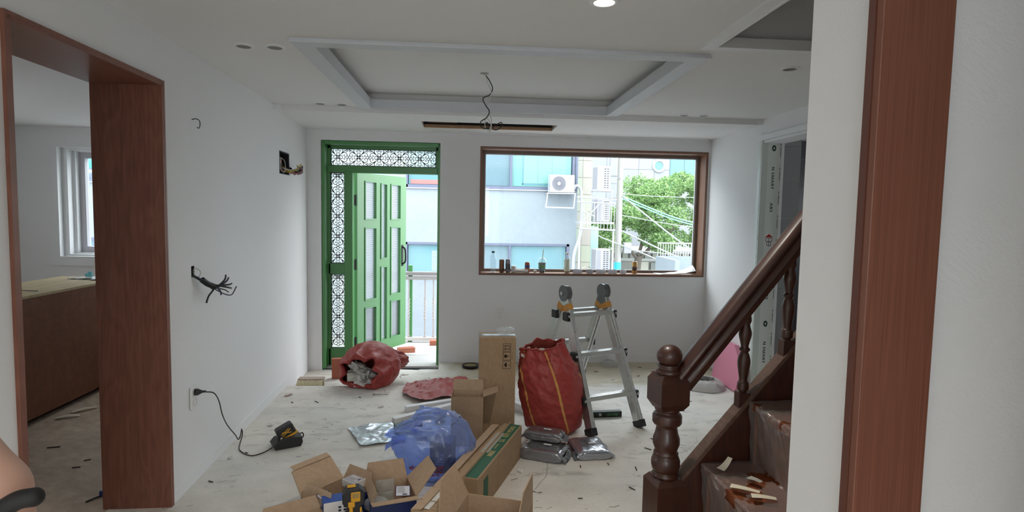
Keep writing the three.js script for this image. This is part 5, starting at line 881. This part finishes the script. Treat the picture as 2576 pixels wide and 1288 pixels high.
// ---------------------------------------------------------------- things on the window sill
const SY = WO[2] + 0.0165;
function bottle(name, label, cat, x, z, prof, mat, cap, extra) { const t = thing(name, label, cat, [x, SY, z]); part('body', lathe(prof, 28), mat, t); if (cap) part('cap', cyl(cap[0], cap[0], cap[1], 0, cap[2], 0, 20), cap[3], t); if (extra) extra(t); return t; }
const mPet = M([0.93, 0.97, 0.99], 0.05, { transmission: 0.9, thickness: 0, ior: 1.45, specularIntensity: 1.6 });
const can = (label, x, z, r, h, mat, band) => { const t = thing('drink_can', label, 'can', [x, SY, z], 0, 'drink cans on the window sill'); part('body', lathe([[0, 0.004], [r * 0.8, 0.0], [r * 0.86, 0.003], [r, 0.014], [r, h - 0.014], [r * 0.86, h - 0.003]], 28), mat, t); part('lid', lathe([[0, h - 0.006], [r * 0.78, h - 0.006], [r * 0.8, h], [r * 0.87, h - 0.001], [r * 0.87, h - 0.004]], 24), mAlu, t); if (band) part('printed_band', lathe([[r + 0.0004, band[0]], [r + 0.0004, band[1]]], 28), band[2], t); };
const SZ = -5.885;
bottle('water_bottle', 'clear ribbed water bottle with a dark cap at the left end of the sill', 'bottle', 0.27, SZ, [[0, 0.003], [0.027, 0.0], [0.03, 0.006], [0.029, 0.02], [0.031, 0.03], [0.029, 0.045], [0.031, 0.055], [0.029, 0.07], [0.031, 0.08], [0.03, 0.13], [0.031, 0.145], [0.022, 0.175], [0.014, 0.19], [0.013, 0.197]], mPet, [0.0155, 0.018, 0.203, M([0.02, 0.06, 0.10], 0.4)]);
can('tall brown coffee can next to the water bottle', 0.357, SZ, 0.025, 0.132, M([0.17, 0.075, 0.04], 0.3, { metalness: 0.35 }), [0.02, 0.03, mBlack]);
can('grey metallic can right of the brown can', 0.42, SZ, 0.025, 0.135, M([0.22, 0.22, 0.25], 0.3, { metalness: 0.5 }), [0.03, 0.09, M([0.07, 0.07, 0.09], 0.4)]);
single('white_carton', [rb(0.042, 0.066, 0.045, 0, 0.033, 0, 0.003)], M([0.62, 0.58, 0.56], 0.6), 'small white carton beside the grey can on the sill', 'box', [0.48, SY, SZ], [0, -0.5, 0]);
can('short orange brown can in the middle of the sill', 0.615, SZ, 0.026, 0.107, M([0.36, 0.12, 0.055], 0.35, { metalness: 0.3 }), [0.05, 0.075, M([0.05, 0.07, 0.25], 0.4)]);
{
  const t = thing('iced_coffee_cup', 'clear takeaway cup of iced coffee with dome lid and straw on the sill', 'cup', [0.765, SY, SZ]);
  part('cup', lathe([[0, 0.002], [0.031, 0.0], [0.032, 0.004], [0.04, 0.105], [0.042, 0.108]], 28), mPet, t); part('dome_lid', lathe([[0.043, 0.106], [0.044, 0.112], [0.04, 0.13], [0.026, 0.15], [0.012, 0.155]], 28), mPet, t);
  part('coffee', lathe([[0, 0.004], [0.0295, 0.004], [0.0312, 0.028], [0, 0.0285]], 24), M([0.03, 0.012, 0.012], 0.2), t); part('sleeve', lathe([[0.0335, 0.03], [0.0385, 0.1]], 28), M([0.12, 0.26, 0.33], 0.6), t); part('sleeve_logo', lathe([[0.0348, 0.045], [0.0379, 0.088]].map(([r, y]) => [r + 0.0006, y]), 28), M([0.16, 0.32, 0.16], 0.6), t);
  part('sleeve_band', lathe([[0.0378, 0.09], [0.0386, 0.1]].map(([r, y]) => [r + 0.0008, y]), 28), M([0.3, 0.17, 0.1], 0.6), t);
  part('straw', bar([-0.008, 0.03, 0], [0.012, 0.235, 0], 0.0035), M([0.5, 0.42, 0.2], 0.5), t);
}
bottle('tea_bottle', 'pale labelled tea bottle with a white cap on the sill', 'bottle', 1.02, SZ, [[0, 0.003], [0.026, 0.0], [0.03, 0.006], [0.03, 0.13], [0.028, 0.15], [0.016, 0.18], [0.0135, 0.185], [0.0135, 0.19]], mPet, [0.0165, 0.02, 0.198, mWhitePlastic], (t) => { part('label', lathe([[0.0306, 0.02], [0.0306, 0.14]], 28), M(0xffffff, 0.5, { map: canvas(256, 128, (c) => { c.fillStyle = '#d7dbc9'; c.fillRect(0, 0, 256, 128); for (let k = 0; k < 2; k++) { const o = k * 128; c.fillStyle = '#3d6b45'; c.fillRect(o + 52, 10, 24, 22); c.fillStyle = '#4c5540'; for (let i = 0; i < 4; i++) c.fillRect(o + 58, 38 + i * 12, 10, 8); c.fillStyle = '#a7772e'; c.beginPath(); c.ellipse(o + 64, 106, 12, 22, 0.3, 0, 7); c.fill(); } }) }), t); part('tea', lathe([[0, 0.005], [0.0285, 0.005], [0.0285, 0.06], [0, 0.06]], 20), M([0.35, 0.2, 0.06], 0.3), t); });
can('gold can standing alone toward the right end of the sill', 1.728, SZ - 0.03, 0.026, 0.125, M([0.50, 0.28, 0.09], 0.3, { metalness: 0.45 }), [0.03, 0.07, M([0.08, 0.04, 0.03], 0.4)]);
{
  const mTray = M([0.62, 0.64, 0.68], 0.3, { transmission: 0.3, thickness: 0 });
  [[1.13, 0.10, 'leftmost clear plastic tray on the sill right of the tea bottle'], [1.255, 0.075, 'crumpled small plastic tray between two clear trays on the sill'], [1.37, 0.11, 'middle clear plastic tray on the sill'], [1.49, 0.10, 'wide clear plastic tray on the sill near its middle'], [1.60, 0.06, 'small round-edged plastic tray left of the gold can']].forEach(([x, w, l], i) => single('plastic_tray', surf((u, v) => { const a = u * 2 * PI, k = [0, 0.85, 1, 1.12][Math.min(3, v * 3.999 | 0)], y = [0.001, 0.001, 0.034, 0.037][Math.min(3, v * 3.999 | 0)], n = Math.pow(Math.pow(Math.abs(Math.cos(a)), 4) + Math.pow(Math.abs(Math.sin(a)), 4), -0.25); return [Math.cos(a) * n * w / 2 * k, y + 0.003 * N3(Math.cos(a) * 2, i, Math.sin(a) * 2), Math.sin(a) * n * 0.028 * k]; }, 32, 4, true), mTray, l, 'tray', [x, SY, SZ], [0, (i - 2) * 0.06, 0], 'plastic trays on the window sill'));
  single('work_glove', surf((u, v) => [(u - 0.5) * 0.10, 0.012 + 0.02 * Math.sin(PI * u) + 0.006 * N3(u * 5, v * 5, 2), (v - 0.5) * 0.05], 14, 8), M([0.6, 0.55, 0.48], 0.9), 'pale work glove lying over the plastic trays on the sill', 'glove', [1.22, SY + 0.036, SZ - 0.005], [0, 0.2, 0.1]);
  single('paper_roll', [surf((u, v) => { const a = u * 9, r = 0.014 + 0.002 * u; return [(v - 0.5) * 0.16, 0.017 + Math.sin(a) * r, Math.cos(a) * r]; }, 60, 3)], mWhiteBits, 'small roll of white paper on the sill beside the white carton', 'paper', [0.545, SY, SZ + 0.01], [0, -0.25, 0]);
  single('crumpled_tissue', surf((u, v) => { const a = u * 2 * PI, b = (v - 0.5) * PI, r = 0.017 * (1 + 0.4 * N3(Math.cos(a) * 2, Math.sin(a) * 2, b * 2)); return [Math.cos(a) * Math.cos(b) * r, 0.014 + Math.sin(b) * r * 0.8, Math.sin(a) * Math.cos(b) * r]; }, 20, 12, true), M([0.78, 0.78, 0.77], 0.9), 'crumpled white tissue between orange can and coffee cup', 'tissue', [0.695, SY, SZ]);
  single('vinyl_sheet', surf((u, v) => [(u - 0.5) * 0.42, 0.004 + 0.09 * Math.pow(u, 3) * (0.4 + 0.6 * v) + 0.006 * N3(u * 6, v * 4, 1), (0.5 - v) * 0.10], 26, 8), M([0.72, 0.72, 0.74], 0.4), 'white vinyl sheet curling up at the right end of the sill', 'sheet', [2.14, SY, SZ - 0.01]);
}
// plastic bag on the tall carton
single('clear_packet', surf((u, v) => { const a = u * 2 * PI, b = (v - 0.5) * PI, r = 1 + 0.35 * ridge(Math.cos(a) * 1.6, b * 1.5, Math.sin(a) * 1.6, 2); return [Math.cos(a) * Math.cos(b) * 0.055 * r, 0.026 + Math.sin(b) * 0.022 * r, Math.sin(a) * Math.cos(b) * 0.035 * r]; }, 40, 20, true), mClearFilm, 'crumpled clear plastic packet on top of the tall carton', 'packet', [0.275, 0.672, -3.98]);
// clear packets in the second blue carton
[[-0.385, 0.02, -2.85, 0.09, 0.16, 'standing clear packet with a paper insert at the back of the blue carton'], [-0.44, 0.02, -2.84, 0.055, 0.11, 'smaller clear packet left of the larger one in the blue carton']].forEach(([x, y, z, w, h, l], i) => {
  const t = thing('clear_hardware_packet', l, 'packet', [x, y, z], 0.3, 'clear hardware packets');
  part('film', surf((u, v) => [(u - 0.5) * w, v * h, 0.012 * Math.sin(PI * u) * Math.sin(PI * v) + 0.005 * N3(u * 5, v * 6, i)], 20, 24), mClearFilm, t); part('film', surf((u, v) => [(u - 0.5) * w, v * h, -0.012 * Math.sin(PI * u) * Math.sin(PI * v)], 12, 12), mClearFilm, t);
  part('paper_insert', bc(w * 0.9, h * 0.55, 0.002, 0, h * 0.32, 0.002), M(0xffffff, 0.7, { map: canvas(96, 96, (c) => { c.fillStyle = '#cfcdbf'; c.fillRect(0, 0, 96, 96); c.fillStyle = '#55564c'; c.font = 'bold 14px sans-serif'; c.fillText('LED LAMP', 14, 24); for (let k = 0; k < 5; k++) c.fillRect(12, 36 + k * 10, 70 - k * 6, 3); }) }), t);
});
single('clear_packet', surf((u, v) => { const a = u * 2 * PI, b = (v - 0.5) * PI, r = 1 + 0.3 * ridge(Math.cos(a) * 1.6, b * 1.5, Math.sin(a) * 1.6 + 3, 2); return [Math.cos(a) * Math.cos(b) * 0.055 * r, Math.sin(b) * 0.03 * r, Math.sin(a) * Math.cos(b) * 0.035 * r]; }, 40, 20, true), mClearFilm, 'crumpled clear plastic packet between the drill and the blue carton', 'packet', [-0.405, 0.12, -2.72]);
// ---------------------------------------------------------------- by the door
const mBrick = M(0xffffff, 0.9, { map: tex(128, 128, (u, v) => { const n = 0.08 * per(u, v, 14, 3) + 0.05 * per(u, v, 40, 5); return [0.66 + n, 0.40 + n, 0.31 + n]; }, [6, 6]) });
{
  const brick = (label, p, r) => single('brick', rb(0.19, 0.057, 0.09, 0, 0.0285, 0, 0.004), mBrick, label, 'brick', p, [0, r, 0], 'loose red bricks');
  brick('red brick lying on paper on the balcony', [-0.665, -0.096, -6.64], 0.35);
  const up = single('brick', rb(0.09, 0.19, 0.057, 0, 0.095, 0, 0.004), mBrick, 'red brick standing on end by the green door post', 'brick', [-1.20, -0.08, -5.55], [0, 0.2, 0], 'loose red bricks');
  brick('red brick in the corner under the balcony railing', [-0.33, -0.1, -7.05], 0.1);
  single('paper_sheet', surf((u, v) => [(u - 0.5) * 0.46, 0.002 + 0.03 * Math.pow(1 - u, 4), (v - 0.5) * 0.30 * (1 - 0.3 * u)], 16, 6), M([0.74, 0.73, 0.74], 0.8), 'white paper sheet spread on the balcony under the brick', 'paper', [-0.60, -0.0995, -6.66], [0, -0.1, 0]);
  const f = thing('foam_strip', 'brown board strip with yellow foam along its edge at the entry step', 'foam strip', [-1.33, -0.08, -5.13], 0.0);
  part('board', rb(0.215, 0.02, 0.08, 0, 0.108, -0.02, 0.003), M([0.42, 0.34, 0.28], 0.8), f);
  part('foam', surf((u, v) => { const a = v * PI * 2, k = 0.034 + 0.008 * N3(u * 12, v * 3, 1); return [(u - 0.5) * 0.22, 0.062 + Math.sin(a) * (k + 0.012), 0.015 + Math.cos(a) * k]; }, 30, 16), M([0.66, 0.6, 0.40], 0.95), f);
  part('support', bc(0.2, 0.06, 0.06, 0, 0.03, -0.03), M([0.4, 0.39, 0.37], 0.9), f);
}
// ---------------------------------------------------------------- by the right wall
{
  const t = thing('pink_foam_board', 'pink insulation foam board leaning against the right wall', 'foam board', [2.30, 0, -5.05], 0);
  const s = new THREE.Shape(); s.moveTo(-0.28, 0.0); s.lineTo(0.2, 0.0); s.lineTo(0.26, 0.36); s.lineTo(-0.05, 0.37); s.lineTo(-0.30, 0.20); s.closePath();
  part('board', new THREE.ExtrudeGeometry(s, { depth: 0.05, bevelEnabled: false }).rotateY(PI / 2).rotateZ(-0.24), M([0.72, 0.27, 0.38], 0.85), t, [0, 0.012, 0]);
  const w = thing('white_sack', 'slumped white woven sack on the floor in front of the pink board', 'sack', [2.10, 0, -4.93]);
  part('body', surf((u, v) => { const a = u * 2 * PI, b = v * PI / 2, r = 0.155 * (1 + 0.12 * N3(Math.cos(a) * 1.5, Math.sin(a) * 1.5, v)); return [Math.cos(a) * Math.cos(b) * r * 1.15, 0.003 + Math.sin(b) * (0.09 + 0.02 * ridge(Math.cos(a) * 2, v * 2, Math.sin(a) * 2, 2)), Math.sin(a) * Math.cos(b) * r]; }, 60, 24, true), M([0.62, 0.61, 0.60], 0.7), w);
  part('dark_contents', surf((u, v) => { const a = u * 2 * PI; return [Math.cos(a) * v * 0.075, 0.108 + 0.012 * N3(Math.cos(a) * v * 3, Math.sin(a) * v * 3, 2) - 0.012 * v, 0.03 + Math.sin(a) * v * 0.05]; }, 24, 6, true), M([0.10, 0.095, 0.09], 0.9), w);
  single('clear_bag', surf((u, v) => { const a = u * 2 * PI, b = v * PI / 2, r = 0.08 * (1 + 0.4 * ridge(Math.cos(a) * 1.5, b, Math.sin(a) * 1.5, 2)); return [Math.cos(a) * Math.cos(b) * r, 0.002 + Math.sin(b) * r * 0.6, Math.sin(a) * Math.cos(b) * r]; }, 40, 14, true), mClearFilm, 'crumpled clear plastic bag by the skirting behind the ladder', 'plastic bag', [1.43, 0, -5.68]);
  const p = thing('black_tape_roll', 'black dish-shaped roll at the foot of the back wall left of the tall carton', 'tape roll', [0.055, 0, -5.62]);
  part('roll', lathe([[0.04, 0.0], [0.075, 0.003], [0.085, 0.028], [0.07, 0.032], [0.045, 0.012]], 28), mBlack, p); part('inside', cyl(0.06, 0.06, 0.004, 0, 0.022, 0, 24), M([0.32, 0.25, 0.1], 0.7), p);
}
// ---------------------------------------------------------------- side room behind the left doorway
{
  const t = thing('plywood_counter', 'brown panelled counter with a raw plywood top in the side room', 'counter', [0, 0, 0]);
  const mPanel = M(0xffffff, 0.55, { map: woodTex([0.36, 0.21, 0.13], [0.48, 0.29, 0.19], 41, [0.9, 1.6]) });
  part('front_panel', bx(-2.945, -2.92, 0.045, 0.87, -5.31, -3.3), mPanel, t); part('plinth_shadow', bx(-3.44, -2.99, 0, 0.045, -5.29, -3.32), mBlack, t); part('carcass', bx(-3.46, -2.946, 0.045, 0.87, -5.31, -3.3), mPly, t); part('top', bx(-3.47, -2.915, 0.87, 0.888, -5.315, -3.28), mPly, t);  // black base piece stands in for the shadow gap under the panel
  const r = rng(3); [['grey scrap of metal strip at the far end of the plywood counter', -3.17, -5.12], ['crumpled silver foil beside the teal piece on the plywood counter', -3.12, -5.17], ['pale offcut lying at the near edge of the counter scraps', -3.05, -5.08]].forEach(([l, x, z], i) => single('metal_scrap', surf((u, v) => [(u - 0.5) * (0.22 - i * 0.04), 0.004 + 0.02 * Math.abs(N3(u * 5, v * 5, i)), (v - 0.5) * 0.07], 12, 6), M([0.4, 0.41, 0.42], 0.35, { metalness: 0.5 }), l, 'scrap', [x, 0.8885, z], [0, i * 1.1, 0], 'scraps on the counter'));
  single('teal_piece', [rb(0.05, 0.03, 0.03, 0, 0.015, 0, 0.006), rb(0.03, 0.02, 0.02, 0.01, 0.035, 0, 0.005)], M([0.12, 0.42, 0.46], 0.4), 'small teal plastic piece among the scraps on the counter', 'plastic piece', [-3.13, 0.905, -5.13]);
  single('thin_rod', bar([-0.06, 0.004, 0], [0.06, 0.004, 0.02], 0.003), mBlack, 'thin dark rod lying at the near end of the plywood counter', 'rod', [-3.06, 0.8885, -4.37]);
  [['pale wood offcut in front of the plywood counter', -2.79, -4.29, 0.14, 0.4], ['longer pale offcut farther along the plywood counter', -2.77, -4.44, 0.15, 0.8], ['thin dark offcut in the middle of the side room floor', -2.53, -3.75, 0.10, 0.25], ['small dark chip near the doorway of the side room', -2.21, -3.55, 0.05, 0.5], ['short brown chip lying near the side room door lining', -2.21, -3.45, 0.06, 0.2]].forEach(([l, x, z, s, a], i) => single('wood_offcut', i < 2 ? surf((u, v) => [(u - 0.5) * s, 0.006 + 0.012 * Math.sin(u * 3), (v - 0.5) * 0.05 * (1 - 0.5 * u)], 8, 4) : rb(s * 0.7, 0.006, 0.007, 0, 0.003, 0, 0.002), i < 2 ? M([0.55, 0.47, 0.36], 0.8) : M([0.08, 0.06, 0.045], 0.8), l, 'offcut', [x, 0.0005, z], [0, a, 0], 'offcuts on the side room floor'));
  const c = thing('blue_wire_clip', 'small blue and black clip on the side room floor by the door lining', 'clip', [-1.86, 0, -3.10], 0.5); part('clip', rb(0.03, 0.03, 0.02, 0, 0.015, 0, 0.004), M([0.02, 0.04, 0.16], 0.4), c); part('wire', bar([0, 0.006, 0], [-0.07, 0.004, 0.04], 0.004), mBlack, c);
}
// ---------------------------------------------------------------- litter on the concrete floor
{
  const where = [[-1.413, -4.772, 'p'], [-1.333, -4.591, 'b'], [-1.249, -4.025, 'w'], [-1.34, -4.102, 'w'], [-1.40, -3.555, 'w'], [-1.329, -3.627, 'b'], [-1.38, -3.241, 'b'], [-0.636, -4.464, 's'], [-0.667, -4.79, 'c'], [-0.739, -4.781, 'b'], [-0.838, -4.71, 'b'], [-0.576, -5.278, 'w'], [-0.55, -5.343, 'w'], [-0.381, -5.15, 's'], [-0.32, -5.25, 'b'], [-0.2, -5.10, 'b'], [-1.15, -4.60, 'b'], [0.329, -3.30, 's'], [0.40, -3.06, 'w'], [0.694, -3.36, 'b'], [0.869, -3.39, 'b'], [1.183, -3.609, 'b'], [1.262, -3.774, 'b'], [0.925, -3.072, 'b'], [1.806, -4.824, 'b'], [1.923, -5.25, 'b'], [1.8, -5.457, 'b'], [1.726, -5.604, 'b'], [1.826, -4.557, 'b'], [1.687, -4.321, 'b'], [0.618, -2.971, 'b'], [1.02, -3.32, 'b'], [1.25, -5.45, 'b'], [1.35, -5.2, 'w'], [1.5, -5.55, 'w'], [1.62, -5.3, 'b']];
  const m = { w: M([0.68, 0.67, 0.64], 0.8), b: M([0.10, 0.09, 0.08], 0.8), s: M([0.75, 0.75, 0.75], 0.5), c: M([0.72, 0.70, 0.64], 0.7), p: M([0.45, 0.32, 0.27], 0.8) }, names = { w: 'paper_chip', b: 'dark_splinter', s: 'white_plug', c: 'plaster_flake', p: 'bark_chip' };
  const L = { w: 'small white paper chip lying on the concrete floor', b: 'small dark splinter lying on the concrete floor', s: 'small white plastic plug lying on the concrete floor', c: 'curved white plaster flake in front of the lying red sack', p: 'brownish flake at the foot of the left wall near the entry step' }, cat = { w: 'chip', b: 'splinter', s: 'plug', c: 'flake', p: 'flake' };
  const r = rng(88);
  for (const [x, z, k] of where) { const s = 0.016 + r() * 0.026, g = k === 's' ? rb(0.04, 0.016, 0.016, 0, 0.008, 0, 0.004) : k === 'b' ? rb(s * 1.3, 0.005, 0.007, 0, 0.0025, 0, 0.002) : surf((u, v) => [(u - 0.5) * (k === 'c' ? 0.12 : s * 2), 0.002 + 0.014 * Math.abs(N3(u * 3, v * 3, s * 90)) + (k === 'c' ? 0.012 * Math.pow(u - 0.5, 2) * 4 : 0), (v - 0.5) * s * (1 - 0.5 * Math.abs(u - 0.5))], 8, 5);
    single(names[k], g, m[k], L[k], cat[k], [x, 0.0006, z], [0, r() * 6, 0], { w: 'paper chips on the floor', b: 'dark splinters on the floor', s: 'white plugs on the floor' }[k]); }
}
// ---------------------------------------------------------------- arm of a person at the lower left corner
{
  const res = 56, mc = new MarchingCubes(res, new THREE.MeshBasicMaterial(), false, false, 200000);
  const size = 0.30, c0 = V(-0.66, 0.99, -0.80);
  const J = [[[-0.76, 1.275, -0.83], 0.045, [-0.655, 1.10, -0.85], 0.04], [[-0.655, 1.10, -0.85], 0.04, [-0.625, 0.98, -0.84], 0.038], [[-0.625, 0.98, -0.84], 0.038, [-0.57, 0.80, -0.80], 0.027]];
  const hand = [[[-0.57, 0.80, -0.80], 0.027, [-0.555, 0.755, -0.79], 0.028]]; for (let i = 0; i < 4; i++) { const o = -0.03 + i * 0.02, l = [0.045, 0.055, 0.05, 0.038][i]; hand.push([[-0.553, 0.755, -0.79 + o], 0.011, [-0.545, 0.755 - l, -0.79 + o * 1.1], 0.009], [[-0.545, 0.755 - l, -0.79 + o * 1.1], 0.009, [-0.565, 0.755 - l - 0.03, -0.79 + o * 1.1], 0.008]); } hand.push([[-0.57, 0.775, -0.765], 0.012, [-0.585, 0.735, -0.74], 0.011], [[-0.585, 0.735, -0.74], 0.011, [-0.582, 0.71, -0.745], 0.009]);
  const segs = [...J, ...hand].map(([a, ra, b, rb2]) => [V(...a), ra, V(...b), rb2]);
  const d = V(), e = V(), p = V();
  for (let z = 0; z < res; z++) for (let y = 0; y < res; y++) for (let x = 0; x < res; x++) {
    p.set((x - res / 2) / (res / 2) * size, (y - res / 2) / (res / 2) * size, (z - res / 2) / (res / 2) * size).add(c0);
    let s = 0; for (const [a, ra, b, r2] of segs) { d.subVectors(b, a); e.subVectors(p, a); const t = clamp(e.dot(d) / d.lengthSq()); s += Math.exp(-(e.addScaledVector(d, -t).length() - lerp(ra, r2, t)) * 160); }
    mc.field[x + y * res + z * res * res] = Math.log(Math.max(s, 1e-12)) / 160;
  }
  mc.isolation = 0; mc.update();
  const n = mc.count, g = new THREE.BufferGeometry(); g.setAttribute('position', new THREE.BufferAttribute(mc.positionArray.slice(0, n * 3), 3)); g.setAttribute('normal', new THREE.BufferAttribute(mc.normalArray.slice(0, n * 3), 3)); g.setAttribute('uv', new THREE.BufferAttribute(new Float32Array(n * 2), 2)); g.scale(size, size, size).translate(...c0.toArray());
  const t = thing('person', 'bare bent arm of a person reaching in at the lower left corner', 'person');
  part('arm', g, M([0.56, 0.33, 0.25], 0.55), t);
  const b = thing('black_strap', 'thick black rubber strap across the bare arm at the lower left', 'strap');
  part('loop', [tube([[-0.70, 1.02, -0.77], [-0.640, 1.072, -0.785], [-0.605, 1.098, -0.79], [-0.582, 1.112, -0.795], [-0.567, 1.113, -0.80]], 0.0125, 40, 12), new THREE.SphereGeometry(0.0125, 16, 12).translate(-0.567, 1.113, -0.80)], M([0.006, 0.006, 0.007], 0.7), b);
}
// ---------------------------------------------------------------- shadows and picture
scene.traverse((o) => { if (o.isMesh) { o.castShadow = true; o.receiveShadow = true; } else if (o.isLight) o.castShadow = true; });
renderer.render(scene, camera);
